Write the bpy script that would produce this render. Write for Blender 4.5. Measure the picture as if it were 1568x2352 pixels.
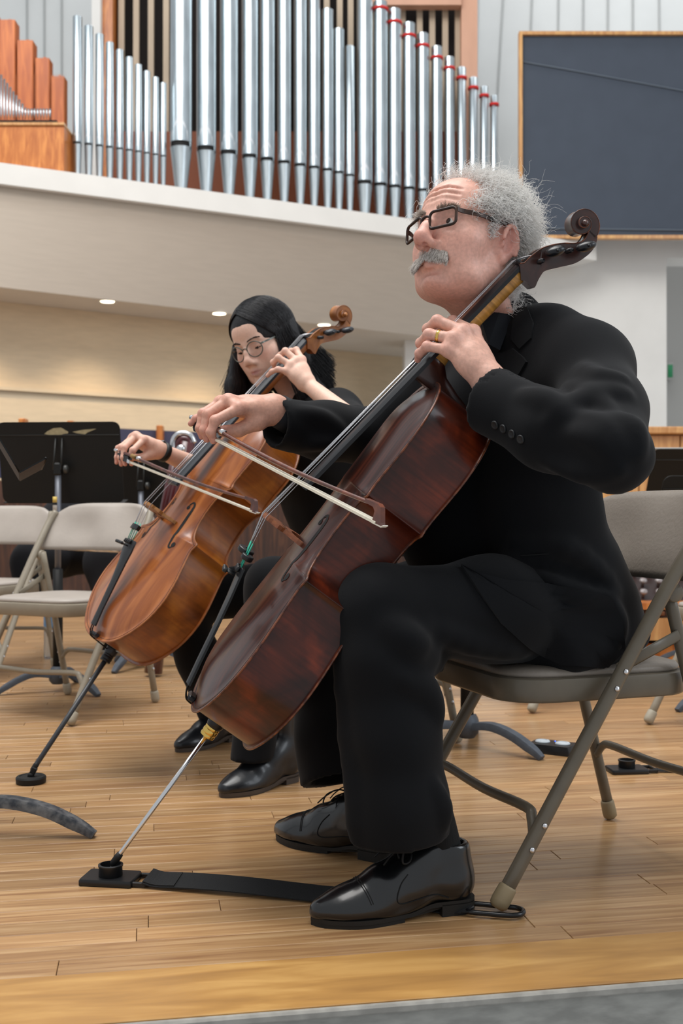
import bpy, bmesh, math, random
import numpy as np
from mathutils import Vector, Matrix
from mathutils.bvhtree import BVHTree

for o in list(bpy.data.objects):
    bpy.data.objects.remove(o, do_unlink=True)
SC = bpy.context.scene
COL = SC.collection
random.seed(7)
RNG = np.random.default_rng(7)

# ------------------------------------------------------------------ camera
FPX, HCAM, YHOR = 2500.0, 0.69, 1190.0
cam_d = bpy.data.cameras.new('camera')
cam = bpy.data.objects.new('camera', cam_d)
COL.objects.link(cam)
cam.location = (0, 0, HCAM)
cam.rotation_euler = (math.radians(90) + math.atan((YHOR - 1176) / FPX), 0, 0)
cam_d.sensor_fit = 'VERTICAL'
cam_d.sensor_height = 36.0
cam_d.sensor_width = 24.0
cam_d.lens = FPX / 2352 * 36.0
cam_d.clip_start = 0.05
cam_d.clip_end = 100
cam_d.dof.use_dof = True
cam_d.dof.focus_distance = 2.02
cam_d.dof.aperture_fstop = 6.5
SC.camera = cam

# ------------------------------------------------------------------ light
SC.view_settings.view_transform = 'Standard'
SC.view_settings.look = 'None'
SC.view_settings.gamma = 1.0
SC.view_settings.use_curve_mapping = False
SC.view_settings.exposure = -0.02
world = bpy.data.worlds.new('hall_air')
SC.world = world
world.use_nodes = True
bg = world.node_tree.nodes['Background']
bg.inputs[0].default_value = (0.92, 0.96, 1.0, 1)
bg.inputs[1].default_value = 0.60


def area_light(name, loc, target, size, size_y, power, color):
    d = bpy.data.lights.new(name, 'AREA')
    d.shape = 'RECTANGLE'
    d.size, d.size_y = size, size_y
    d.energy = power
    d.color = color
    o = bpy.data.objects.new(name, d)
    COL.objects.link(o)
    o.location = loc
    o.rotation_euler = (Vector(target) - Vector(loc)).to_track_quat('-Z', 'Y').to_euler()
    return o


# daylight through the hall's roof lights, high above the stage, and its tall side windows
area_light('roof_light', (-1.0, 2.6, 8.5), (0, 3.0, 0), 7.0, 5.0, 690, (1.0, 0.97, 0.93))
area_light('tall_window_light', (7.5, 0.5, 5.0), (0.2, 3.0, 0.9), 3.0, 4.5, 190, (0.86, 0.93, 1.0))
area_light('pipe_fill_light', (-3.0, 4.0, 9.0), (1.0, 11.0, 4.0), 6.0, 4.0, 330, (0.96, 0.98, 1.0))  # added frontal fill for pipes and balcony, no actual lamp there
area_light('upper_wall_fill_light', (2.0, 11.0, 10.0), (2.2, 14.6, 4.0), 9.0, 2.0, 240, (0.97, 0.98, 1.0))  # added fill to lift the pale upper wall, no actual lamp there


# ------------------------------------------------------------------ pixel -> place
def P(x, y, d):
    """the point at depth d (metres along the view axis) seen at photo pixel x, y"""
    return np.array([(x - 784.0) / FPX * d, d, HCAM - (y - YHOR) / FPX * d])


def G(x, y, z=0.0):
    """the point of height z (floor by default) seen at photo pixel x, y"""
    return P(x, y, FPX * (HCAM - z) / (y - YHOR))


def V3(*a):
    return np.array(a, float)


def unit(v):
    v = np.asarray(v, float)
    return v / (np.linalg.norm(v) + 1e-12)


# ------------------------------------------------------------------ materials
MATS = {}


def rgb(h):
    """sRGB hex -> linear"""
    c = [int(h[i:i + 2], 16) / 255 for i in (0, 2, 4)]
    return tuple(x / 12.92 if x <= .04045 else ((x + .055) / 1.055) ** 2.4 for x in c)


def nd(nt, t, **kw):
    n = nt.nodes.new(t)
    for k, v in kw.items():
        setattr(n, k, v)
    return n


def mat(name, color, rough=0.5, metal=0.0, spec=0.5, var=0.0, vscale=8.0, color2=None, bump=0.0, bscale=60.0,
        coat=0.0, coat_rough=0.1, stretch=(1, 1, 1), detail=4.0, trans=0.0, ior=1.45, alpha=1.0, emit=None, estr=0.0,
        sss=0.0, sheen=0.0, rvar=0.0, bdist=0.002):
    if name in MATS:
        return MATS[name]
    m = bpy.data.materials.new(name)
    m.use_nodes = True
    nt = m.node_tree
    b = nt.nodes['Principled BSDF']
    L = nt.links.new
    col = rgb(color) if isinstance(color, str) else color
    b.inputs['Base Color'].default_value = (*col, 1)
    b.inputs['Roughness'].default_value = rough
    b.inputs['Metallic'].default_value = metal
    b.inputs['Specular IOR Level'].default_value = spec
    b.inputs['IOR'].default_value = ior
    b.inputs['Coat Weight'].default_value = coat
    b.inputs['Coat Roughness'].default_value = coat_rough
    b.inputs['Transmission Weight'].default_value = trans
    b.inputs['Alpha'].default_value = alpha
    if sss:
        b.inputs['Subsurface Weight'].default_value = sss
        b.inputs['Subsurface Radius'].default_value = (0.010, 0.004, 0.002)
        b.inputs['Subsurface Scale'].default_value = 0.6
    if sheen:
        b.inputs['Sheen Weight'].default_value = sheen
    if emit:
        b.inputs['Emission Color'].default_value = (*(rgb(emit) if isinstance(emit, str) else emit), 1)
        b.inputs['Emission Strength'].default_value = estr
    tc = None
    if var or bump or color2 or rvar:
        tc = nd(nt, 'ShaderNodeTexCoord')
        mp = nd(nt, 'ShaderNodeMapping')
        mp.inputs['Scale'].default_value = stretch
        L(tc.outputs['Object'], mp.inputs['Vector'])
    if var or color2 or rvar:
        no = nd(nt, 'ShaderNodeTexNoise')
        no.inputs['Scale'].default_value = vscale
        no.inputs['Detail'].default_value = detail
        L(mp.outputs[0], no.inputs['Vector'])
    if var or color2:
        c2 = (rgb(color2) if isinstance(color2, str) else color2) if color2 else tuple(max(0, c * (1 - var)) for c in col)
        rp = nd(nt, 'ShaderNodeValToRGB')
        rp.color_ramp.elements[0].position = 0.36
        rp.color_ramp.elements[1].position = 0.64
        rp.color_ramp.elements[0].color = (*c2, 1)
        rp.color_ramp.elements[1].color = (*(col if color2 else tuple(min(1, c * (1 + var * .5)) for c in col)), 1)
        L(no.outputs['Fac'], rp.inputs['Fac'])
        L(rp.outputs['Color'], b.inputs['Base Color'])
    if rvar:
        mr = nd(nt, 'ShaderNodeMapRange')
        mr.inputs['To Min'].default_value = max(0.02, rough - rvar)
        mr.inputs['To Max'].default_value = min(1, rough + rvar)
        L(no.outputs['Fac'], mr.inputs['Value'])
        L(mr.outputs[0], b.inputs['Roughness'])
    if bump:
        n2 = nd(nt, 'ShaderNodeTexNoise')
        n2.inputs['Scale'].default_value = bscale
        n2.inputs['Detail'].default_value = 3
        L(mp.outputs[0], n2.inputs['Vector'])
        bp = nd(nt, 'ShaderNodeBump')
        bp.inputs['Strength'].default_value = bump
        bp.inputs['Distance'].default_value = bdist
        L(n2.outputs['Fac'], bp.inputs['Height'])
        L(bp.outputs[0], b.inputs['Normal'])
    MATS[name] = m
    return m


def wood(name, c1, c2, c3=None, scale=(1, 1, 1), grain=40, rough=0.35, coat=0.3, rand=0.0, flame=None, coat_rough=0.12, spec=.5):
    """streaky wood: long noise along local x after scaling; rand = per-piece tone shift"""
    if name in MATS:
        return MATS[name]
    m = bpy.data.materials.new(name)
    m.use_nodes = True
    nt = m.node_tree
    b = nt.nodes['Principled BSDF']
    L = nt.links.new
    b.inputs['Roughness'].default_value = rough
    b.inputs['Coat Weight'].default_value = coat
    b.inputs['Coat Roughness'].default_value = coat_rough
    b.inputs['Specular IOR Level'].default_value = spec
    tc = nd(nt, 'ShaderNodeTexCoord')
    mp = nd(nt, 'ShaderNodeMapping')
    mp.inputs['Scale'].default_value = scale
    L(tc.outputs['Object'], mp.inputs['Vector'])
    vec = mp.outputs[0]
    rnd = None
    if rand:
        oi = nd(nt, 'ShaderNodeObjectInfo')
        ge = nd(nt, 'ShaderNodeNewGeometry')
        ad = nd(nt, 'ShaderNodeMath', operation='ADD')
        L(oi.outputs['Random'], ad.inputs[0])
        L(ge.outputs['Random Per Island'], ad.inputs[1])
        fr = nd(nt, 'ShaderNodeMath', operation='FRACT')
        L(ad.outputs[0], fr.inputs[0])
        rnd = fr.outputs[0]
        mu = nd(nt, 'ShaderNodeMath', operation='MULTIPLY')
        L(rnd, mu.inputs[0])
        mu.inputs[1].default_value = 37.0
        cx = nd(nt, 'ShaderNodeCombineXYZ')
        L(mu.outputs[0], cx.inputs[1])
        L(mu.outputs[0], cx.inputs[2])
        va = nd(nt, 'ShaderNodeVectorMath', operation='ADD')
        L(mp.outputs[0], va.inputs[0])
        L(cx.outputs[0], va.inputs[1])
        vec = va.outputs[0]
    no = nd(nt, 'ShaderNodeTexNoise')
    no.inputs['Scale'].default_value = grain
    no.inputs['Detail'].default_value = 5
    no.inputs['Distortion'].default_value = 0.6
    L(vec, no.inputs['Vector'])
    rp = nd(nt, 'ShaderNodeValToRGB')
    e = rp.color_ramp.elements
    e[0].position, e[1].position = 0.30, 0.68
    e[0].color, e[1].color = (*rgb(c1), 1), (*rgb(c2), 1)
    if c3:
        k = e.new(0.5)
        k.color = (*rgb(c3), 1)
    L(no.outputs['Fac'], rp.inputs['Fac'])
    out = rp.outputs['Color']
    if flame:                                  # cross bands of figured maple
        wv = nd(nt, 'ShaderNodeTexNoise')
        wv.inputs['Scale'].default_value = flame[0]
        wv.inputs['Detail'].default_value = 2
        mp2 = nd(nt, 'ShaderNodeMapping')
        mp2.inputs['Scale'].default_value = flame[1]
        L(tc.outputs['Object'], mp2.inputs['Vector'])
        L(mp2.outputs[0], wv.inputs['Vector'])
        mr = nd(nt, 'ShaderNodeMapRange')
        mr.inputs['From Min'].default_value, mr.inputs['From Max'].default_value = 0.3, 0.7
        mr.inputs['To Min'].default_value, mr.inputs['To Max'].default_value = flame[2], flame[3]
        L(wv.outputs['Fac'], mr.inputs['Value'])
        hs = nd(nt, 'ShaderNodeHueSaturation')
        L(mr.outputs[0], hs.inputs['Value'])
        L(out, hs.inputs['Color'])
        out = hs.outputs['Color']
    if rand:
        mr = nd(nt, 'ShaderNodeMapRange')
        mr.inputs['To Min'].default_value, mr.inputs['To Max'].default_value = 1 - rand, 1 + rand
        L(rnd, mr.inputs['Value'])
        hs = nd(nt, 'ShaderNodeHueSaturation')
        L(mr.outputs[0], hs.inputs['Value'])
        L(out, hs.inputs['Color'])
        out = hs.outputs['Color']
    L(out, b.inputs['Base Color'])
    MATS[name] = m
    return m


# ------------------------------------------------------------------ mesh helpers
class MB:
    """collects shapes that become ONE mesh"""

    def __init__(self):
        self.v, self.f, self.n = [], [], 0

    def add(self, V, F):
        V = np.asarray(V, float)
        self.v.append(V)
        n = self.n
        self.f += [tuple(i + n for i in q) for q in F]
        self.n += len(V)
        return self

    def get(self):
        return np.concatenate(self.v), self.f


def thing(name, label, cat, loc=(0, 0, 0), group=None, M=None):
    o = bpy.data.objects.new(name, None)
    COL.objects.link(o)
    o.empty_display_size = 0.05
    if M is not None:
        o.matrix_world = M
    else:
        o.location = [float(x) for x in loc]
    o['label'] = label
    o['category'] = cat
    if group:
        o['group'] = group
    return o


def tag(o, label, cat, group=None):
    o['label'] = label
    o['category'] = cat
    if group:
        o['group'] = group
    return o


def obj(name, VF, m, parent=None, world=False, smooth=True, kind=None, label=None, angle=None):
    """one mesh object; VF = (verts, faces) or an MB; world=True: verts are world points, parent only translated"""
    V, F = VF.get() if isinstance(VF, MB) else VF
    V = np.asarray(V, float)
    loc = None
    if world and parent is not None:
        r = parent
        off = np.zeros(3)
        while r is not None:
            off += np.array(r.location)
            r = r.parent
        V = V - off
    me = bpy.data.meshes.new(name)
    if isinstance(F, np.ndarray):
        me.vertices.add(len(V))
        me.vertices.foreach_set('co', V.astype(np.float32).ravel())
        k = F.shape[1]
        me.loops.add(F.size)
        me.loops.foreach_set('vertex_index', F.astype(np.int32).ravel())
        me.polygons.add(len(F))
        me.polygons.foreach_set('loop_start', np.arange(0, F.size, k, dtype=np.int32))
        me.polygons.foreach_set('loop_total', np.full(len(F), k, dtype=np.int32))
        me.update(calc_edges=True)
    else:
        me.from_pydata([tuple(map(float, p)) for p in V], [], [list(map(int, f)) for f in F])
        me.update()
    me.validate()
    if smooth:
        if angle is None:
            me.polygons.foreach_set('use_smooth', [True] * len(me.polygons))
        else:
            me.polygons.foreach_set('use_smooth', [True] * len(me.polygons))
            me.set_sharp_from_angle(angle=math.radians(angle))
    if m is not None:
        me.materials.append(m)
    o = bpy.data.objects.new(name, me)
    COL.objects.link(o)
    if parent is not None:
        o.parent = parent
    if kind:
        o['kind'] = kind
    if label:
        o['label'] = label
    return o


def struct(name, VF, m, parent=None, smooth=False, label=None, **kw):
    o = obj(name, VF, m, parent, smooth=smooth, **kw)
    if parent is None:
        o['kind'] = 'structure'
    if label:
        o['label'] = label
    return o


def box(c, s, R=None, ch=0.0):
    """box centre c, size s, optional 3x3 R (columns = axes), chamfer ch"""
    c = np.asarray(c, float)
    h = np.asarray(s, float) / 2
    if ch <= 0:
        V = np.array([[x, y, z] for z in (-1, 1) for y in (-1, 1) for x in (-1, 1)], float) * h
        F = [(0, 2, 3, 1), (4, 5, 7, 6), (0, 1, 5, 4), (2, 6, 7, 3), (0, 4, 6, 2), (1, 3, 7, 5)]
    else:
        ch = min(ch, h.min() * .95)
        V, idx = [], {}
        for sx in (-1, 1):
            for sy in (-1, 1):
                for sz in (-1, 1):
                    for ax in range(3):
                        p = np.array([sx, sy, sz]) * h
                        for k in range(3):
                            if k != ax:
                                p[k] -= ch * (sx, sy, sz)[k]
                        idx[(sx, sy, sz, ax)] = len(V)
                        V.append(p)
        V = np.array(V)
        F = []
        S = (-1, 1)
        for ax in range(3):
            o1, o2 = (ax + 1) % 3, (ax + 2) % 3
            for s_ in S:
                q = []
                for a, b in ((-1, -1), (1, -1), (1, 1), (-1, 1)):
                    t = [0, 0, 0]
                    t[ax], t[o1], t[o2] = s_, a, b
                    q.append(idx[(*t, ax)])
                F.append(tuple(q if s_ > 0 else q[::-1]))
            for a in S:
                for b in S:
                    q = []
                    for s_, axx in ((-1, o1), (1, o1), (1, o2), (-1, o2)):
                        t = [0, 0, 0]
                        t[ax], t[o1], t[o2] = s_, a, b
                        q.append(idx[(*t, axx)])
                    F.append(tuple(q if a * b < 0 else q[::-1]))
        for sx in S:
            for sy in S:
                for sz in S:
                    q = [idx[(sx, sy, sz, k)] for k in range(3)]
                    F.append(tuple(q if sx * sy * sz > 0 else q[::-1]))
    if R is not None:
        V = V @ np.asarray(R, float).T
    return V + c, F


def frames(path, up=None):
    path = np.asarray(path, float)
    T = np.gradient(path, axis=0)
    T /= np.linalg.norm(T, axis=1)[:, None] + 1e-12
    n = np.array(up if up is not None else (0, 0, 1), float)
    if abs(n @ T[0]) > .95:
        n = np.array((0, 1, 0), float)
    Ns, Bs = [], []
    for t in T:
        n = n - t * (n @ t)
        n = unit(n)
        Ns.append(n)
        Bs.append(np.cross(t, n))
    return path, T, np.array(Ns), np.array(Bs)


def tube(path, r, seg=8, cap=True, up=None, flat=1.0):
    """round tube; r scalar or per point; flat squashes along the frame normal"""
    path, T, N, B = frames(path, up)
    r = np.broadcast_to(np.asarray(r, float), (len(path),))
    a = np.linspace(0, 2 * np.pi, seg, endpoint=False)
    V = (path[:, None, :] + r[:, None, None] * (np.cos(a)[None, :, None] * N[:, None, :] * flat + np.sin(a)[None, :, None] * B[:, None, :])).reshape(-1, 3)
    F = []
    for i in range(len(path) - 1):
        for j in range(seg):
            k = (j + 1) % seg
            F.append((i * seg + j, i * seg + k, (i + 1) * seg + k, (i + 1) * seg + j))
    if cap:
        F.append(tuple(range(seg))[::-1])
        F.append(tuple((len(path) - 1) * seg + j for j in range(seg)))
    return V, F


def sweep(path, prof, up=None, cap=True, scale=None):
    """sweep a closed 2-D profile (x along normal, y along binormal)"""
    path, T, N, B = frames(path, up)
    prof = np.asarray(prof, float)
    n = len(prof)
    sc = np.ones((len(path), 2)) if scale is None else np.asarray(scale, float)
    V = np.concatenate([path[i] + (prof[:, :1] * sc[i, 0]) * N[i] + (prof[:, 1:] * sc[i, 1]) * B[i] for i in range(len(path))])
    F = []
    for i in range(len(path) - 1):
        for j in range(n):
            k = (j + 1) % n
            F.append((i * n + j, i * n + k, (i + 1) * n + k, (i + 1) * n + j))
    if cap:
        F.append(tuple(range(n))[::-1])
        F.append(tuple((len(path) - 1) * n + j for j in range(n)))
    return V, F


def lathe(prof, seg=24, M=None, base=(0, 0, 0), axis=None):
    """profile of (r, z) turned about z; axis: optional direction"""
    prof = np.asarray(prof, float)
    a = np.linspace(0, 2 * np.pi, seg, endpoint=False)
    V = np.array([[r * math.cos(t), r * math.sin(t), z] for r, z in prof for t in a])
    F = []
    for i in range(len(prof) - 1):
        for j in range(seg):
            k = (j + 1) % seg
            F.append((i * seg + j, i * seg + k, (i + 1) * seg + k, (i + 1) * seg + j))
    F.append(tuple(range(seg))[::-1])
    F.append(tuple((len(prof) - 1) * seg + j for j in range(seg)))
    if axis is not None:
        q = np.array(Vector((0, 0, 1)).rotation_difference(Vector(unit(axis))).to_matrix())
        V = V @ q.T
    return V + np.asarray(base, float), F


def ellipsoid(c, r, seg=16, rings=10, R=None):
    V, F = [], []
    for i in range(rings + 1):
        th = math.pi * i / rings
        for j in range(seg):
            ph = 2 * math.pi * j / seg
            V.append((math.sin(th) * math.cos(ph), math.sin(th) * math.sin(ph), -math.cos(th)))
    for i in range(rings):
        for j in range(seg):
            k = (j + 1) % seg
            F.append((i * seg + j, i * seg + k, (i + 1) * seg + k, (i + 1) * seg + j))
    V = np.array(V) * np.asarray(r, float)
    if R is not None:
        V = V @ np.asarray(R).T
    return V + np.asarray(c, float), F


def prism(poly, t0, t1, frame=None):
    """extrude polygon (x,y) from z=t0 to t1; frame = (origin, X, Y, Z)"""
    poly = np.asarray(poly, float)
    n = len(poly)
    V = np.concatenate([np.c_[poly, np.full(n, t0)], np.c_[poly, np.full(n, t1)]])
    F = [tuple(range(n))[::-1], tuple(range(n, 2 * n))]
    F += [(i, (i + 1) % n, n + (i + 1) % n, n + i) for i in range(n)]
    if frame is not None:
        o, X, Y, Z = [np.asarray(q, float) for q in frame]
        V = o + V[:, :1] * X + V[:, 1:2] * Y + V[:, 2:] * Z
    return V, F


def smooth_path(pts, n=8, closed=False):
    """Catmull-Rom through points"""
    p = np.asarray(pts, float)
    if closed:
        q = np.concatenate([p[-1:], p, p[:2]])
    else:
        q = np.concatenate([2 * p[:1] - p[1:2], p, 2 * p[-1:] - p[-2:-1]])
    out = []
    for i in range(1, len(q) - 2):
        a, b, c, d = q[i - 1], q[i], q[i + 1], q[i + 2]
        for t in np.linspace(0, 1, n, endpoint=False):
            out.append(.5 * ((2 * b) + (c - a) * t + (2 * a - 5 * b + 4 * c - d) * t * t + (3 * b - a - 3 * c + d) * t ** 3))
    if not closed:
        out.append(p[-1])
    return np.array(out)


def grid_faces(nu, nv, closed_u=False):
    F = []
    for i in range(nu - (0 if closed_u else 1)):
        for j in range(nv - 1):
            k = (i + 1) % nu
            F.append((i * nv + j, k * nv + j, k * nv + j + 1, i * nv + j + 1))
    return F


# ------------------------------------------------------------------ implicit modelling (bodies, cloth, shoes)
class SDF:
    def __init__(self, lo, hi, h):
        self.lo = np.asarray(lo, float)
        self.h = h
        self.n = np.ceil((np.asarray(hi, float) - self.lo) / h).astype(int) + 1
        self.f = np.full(self.n, 1.0, np.float32)
        self.ax = [(self.lo[i] + h * np.arange(self.n[i])).astype(np.float32) for i in range(3)]

    def _win(self, lo, hi):
        s = []
        for i in range(3):
            a = int(max(0, math.floor((lo[i] - self.lo[i]) / self.h)))
            b = int(min(self.n[i], math.ceil((hi[i] - self.lo[i]) / self.h) + 1))
            if b <= a:
                return None
            s.append(slice(a, b))
        return tuple(s)

    def _xyz(self, w):
        return (self.ax[0][w[0]][:, None, None], self.ax[1][w[1]][None, :, None], self.ax[2][w[2]][None, None, :])

    def _mix(self, w, d, k, op):
        f = self.f[w]
        if op == 'sub':
            d = -d
            if k > 0:
                hh = np.maximum(k - np.abs(f - d), 0) / k
                self.f[w] = np.maximum(f, d) + hh * hh * k * .25
            else:
                self.f[w] = np.maximum(f, d)
        else:
            if k > 0:
                hh = np.maximum(k - np.abs(f - d), 0) / k
                self.f[w] = np.minimum(f, d) - hh * hh * k * .25
            else:
                self.f[w] = np.minimum(f, d)

    def cone(self, a, b, ra, rb, k=0.01, op='add'):
        a, b = np.asarray(a, float), np.asarray(b, float)
        m = max(ra, rb) + k + 4 * self.h
        w = self._win(np.minimum(a, b) - m, np.maximum(a, b) + m)
        if w is None:
            return self
        x, y, z = self._xyz(w)
        ab = b - a
        L = float(ab @ ab) + 1e-12
        t = np.clip(((x - a[0]) * ab[0] + (y - a[1]) * ab[1] + (z - a[2]) * ab[2]) / L, 0, 1)
        d = np.sqrt((x - a[0] - t * ab[0]) ** 2 + (y - a[1] - t * ab[1]) ** 2 + (z - a[2] - t * ab[2]) ** 2) - (ra + (rb - ra) * t)
        self._mix(w, d, k, op)
        return self

    def chain(self, pts, rs, k=0.01, op='add'):
        for i in range(len(pts) - 1):
            self.cone(pts[i], pts[i + 1], rs[i], rs[i + 1], k, op)
        return self

    def ell(self, c, r, k=0.01, R=None, op='add'):
        c, r = np.asarray(c, float), np.asarray(r, float)
        m = r.max() + k + 4 * self.h
        w = self._win(c - m, c + m)
        if w is None:
            return self
        x, y, z = self._xyz(w)
        x, y, z = x - c[0], y - c[1], z - c[2]
        if R is not None:
            R = np.asarray(R)
            x, y, z = (R[0, 0] * x + R[1, 0] * y + R[2, 0] * z, R[0, 1] * x + R[1, 1] * y + R[2, 1] * z, R[0, 2] * x + R[1, 2] * y + R[2, 2] * z)
        k0 = np.sqrt((x / r[0]) ** 2 + (y / r[1]) ** 2 + (z / r[2]) ** 2)
        k1 = np.sqrt((x / r[0] ** 2) ** 2 + (y / r[1] ** 2) ** 2 + (z / r[2] ** 2) ** 2) + 1e-9
        d = k0 * (k0 - 1) / k1
        self._mix(w, d, k, op)
        return self

    def plane(self, p, n, k=0.0, lo=None, hi=None):
        """remove everything on the +n side of the plane through p (within optional window)"""
        p, n = np.asarray(p, float), unit(n)
        w = self._win(self.lo if lo is None else lo, (self.lo + self.n * self.h) if hi is None else hi)
        x, y, z = self._xyz(w)
        d = -((x - p[0]) * n[0] + (y - p[1]) * n[1] + (z - p[2]) * n[2])
        self._mix(w, d, k, 'sub')
        return self

    def like(self):
        o = SDF.__new__(SDF)
        o.lo, o.h, o.n, o.ax = self.lo, self.h, self.n, self.ax
        o.f = np.full(self.n, 1.0, np.float32)
        return o

    def join(self, o, k):
        self._mix((slice(None),) * 3, o.f, k, 'add')
        return self

    def mesh(self):
        f, h = self.f, self.h
        f[0], f[-1], f[:, 0], f[:, -1], f[:, :, 0], f[:, :, -1] = 1, 1, 1, 1, 1, 1
        s = (f < 0)
        c = [s[i:s.shape[0] - 1 + i, j:s.shape[1] - 1 + j, k:s.shape[2] - 1 + k] for i in (0, 1) for j in (0, 1) for k in (0, 1)]
        cnt = np.zeros(c[0].shape, np.int8)
        for q in c:
            cnt += q
        act = (cnt > 0) & (cnt < 8)
        ii = np.argwhere(act)
        vid = np.full(act.shape, -1, np.int64)
        vid[act] = np.arange(len(ii))
        off = np.array([[i, j, k] for i in (0, 1) for j in (0, 1) for k in (0, 1)])
        val = np.stack([f[ii[:, 0] + o[0], ii[:, 1] + o[1], ii[:, 2] + o[2]] for o in off], 1)
        acc = np.zeros((len(ii), 3))
        num = np.zeros(len(ii))
        for a in range(8):
            for b in range(a + 1, 8):
                if abs(off[a] - off[b]).sum() != 1:
                    continue
                va, vb = val[:, a], val[:, b]
                mk = (va < 0) != (vb < 0)
                t = np.where(mk, va / np.where(mk, va - vb, 1), 0)
                acc += np.where(mk[:, None], off[a] + t[:, None] * (off[b] - off[a]), 0)
                num += mk
        V = self.lo + h * (ii + acc / num[:, None])
        quads = []
        for ax in range(3):
            s0 = [slice(None)] * 3
            s1 = [slice(None)] * 3
            s0[ax] = slice(0, -1)
            s1[ax] = slice(1, None)
            A, B = s[tuple(s0)], s[tuple(s1)]
            o1, o2 = (ax + 1) % 3, (ax + 2) % 3
            for fl, mk in ((False, A & ~B), (True, ~A & B)):
                e = np.argwhere(mk)
                e = e[(e[:, o1] > 0) & (e[:, o2] > 0) & (e[:, o1] < act.shape[o1]) & (e[:, o2] < act.shape[o2])]
                q = []
                for d1, d2 in ((-1, -1), (0, -1), (0, 0), (-1, 0)):
                    g = e.copy()
                    g[:, o1] += d1
                    g[:, o2] += d2
                    q.append(vid[g[:, 0], g[:, 1], g[:, 2]])
                q = np.stack(q, 1)
                quads.append(q[:, ::-1] if fl else q)
        Q = np.concatenate(quads)
        return V, Q[(Q >= 0).all(1)]


def relax(V, Q, n=2, k=.5):
    """a few rounds of neighbour averaging"""
    e = np.concatenate([np.c_[Q[:, i], Q[:, (i + 1) % Q.shape[1]]] for i in range(Q.shape[1])])
    for _ in range(n):
        acc = np.zeros_like(V)
        cnt = np.zeros(len(V))
        for a, b in ((0, 1), (1, 0)):
            for c in range(3):
                acc[:, c] += np.bincount(e[:, a], V[e[:, b], c], len(V))
            cnt += np.bincount(e[:, a], minlength=len(V))
        V = V + k * (acc / np.maximum(cnt, 1)[:, None] - V)
    return V


def wob(p, f, seed=0):
    """cheap smooth noise in -1..1 at points p"""
    r = np.random.default_rng(seed)
    out = np.zeros(len(p))
    for i in range(6):
        d = r.normal(size=3)
        d /= np.linalg.norm(d)
        out += np.sin((p @ d) * f * r.uniform(.7, 1.5) + r.uniform(0, 6.28)) / 6
    return out * 1.6


def bvh(V, F):
    return BVHTree.FromPolygons([tuple(map(float, p)) for p in V], [tuple(map(int, q)) for q in F])


CAMP = Vector((0, 0, HCAM))


def hit(tree, x, y, lift=0.0, dflt=2.0):
    """where the sight line of photo pixel x, y meets a surface, lifted off it"""
    d = Vector(P(x, y, 1.0)) - CAMP
    d.normalize()
    loc, nrm, _, _ = tree.ray_cast(CAMP, d)
    if loc is None:
        return P(x, y, dflt), V3(0, -1, 0)
    n = np.array(nrm)
    if n @ np.array(d) > 0:
        n = -n
    return np.array(loc) + n * lift, n
# ================================================================== the setting
M_plank = wood('oak_plank', '906844', 'be9a70', 'ac855a', scale=(0.9, 20, 20), grain=3.6, rough=0.33, coat=0.25, rand=0.16, coat_rough=.2)
M_border = wood('oak_border', '9c7240', 'c69a5c', 'b1844a', scale=(1.5, 9, 9), grain=2.6, rough=0.36, coat=0.2, coat_rough=.25)
M_gap = mat('floor_joint_dark', '4a3018', rough=.8)
M_riser = mat('grey_painted_timber', '96958f', rough=.75, var=.22, vscale=14, stretch=(1, 4, 4), bump=.25, bscale=90)
M_white = mat('white_plaster', 'dcdad5', rough=.85, var=.03, vscale=3, bump=.06, bscale=120)
M_panelwhite = mat('pale_wall_panel', 'd6d8d6', rough=.7, var=.03, vscale=2)
M_tan = mat('tan_plaster', 'd3bfa2', rough=.85, var=.05, vscale=5, stretch=(1, 1, 6), bump=.05, bscale=60)
M_fascia = mat('warm_grey_fascia', 'c6bbad', rough=.85, var=.03, vscale=4, stretch=(1, 1, 10))
M_greywall = mat('shaded_recess_plaster', 'a9a8a4', rough=.9)  # the recess's shade is put into this plaster's grey
M_orange = wood('orange_case_wood', 'a55a22', 'cf8440', 'b96d30', scale=(6, 6, 1), grain=5, rough=.4, coat=.15)
M_honey = wood('honey_panel_wood', 'b07a44', 'd6a568', 'c4905a', scale=(8, 8, .8), grain=4, rough=.4, coat=.2)
M_redwood = wood('red_pipe_wood', 'a6501f', 'cf7434', 'bb6228', scale=(8, 8, .7), grain=4, rough=.45, coat=.1)
M_slat = mat('pale_swell_slat', 'b7a48d', rough=.6, var=.08, vscale=10, stretch=(1, 1, .2))
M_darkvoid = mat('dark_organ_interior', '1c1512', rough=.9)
M_screen = mat('charcoal_screen_cloth', '454c57', rough=.75, var=.04, vscale=4, spec=.3)
M_line = mat('screen_seam', '59626c', rough=.7)
M_pew = mat('slate_blue_pew_cloth', '46455a', rough=.9, var=.08, vscale=12)
M_tin = mat('polished_tin', (.50, .56, .59), rough=.30, metal=1.0, var=.12, vscale=5, stretch=(3, 3, .6), rvar=.06)
M_tin2 = mat('satin_tin', (.52, .57, .59), rough=.36, metal=1.0, var=.12, vscale=7, stretch=(3, 3, .6))
M_lip = mat('dull_tin_lip', (.66, .68, .70), rough=.55, metal=.6)
M_black = mat('plain_black', '0c0c0c', rough=.8)
M_redfelt = mat('red_felt', 'c32d2a', rough=.9)
M_glow = mat('lamp_diffuser', 'fff2d8', rough=.5, emit='ffe6bd', estr=9.0)

# ---- floor: single planks laid at ten degrees to the picture, a wide border board and the stage riser
ang = math.radians(10)
bdir, pdir = V3(math.cos(ang), math.sin(ang), 0), V3(-math.sin(ang), math.cos(ang), 0)
RB = np.column_stack([bdir, pdir, V3(0, 0, 1)])
W_EDGE, W_BORD, PW = 1.525, 1.697, 0.0572


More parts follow.
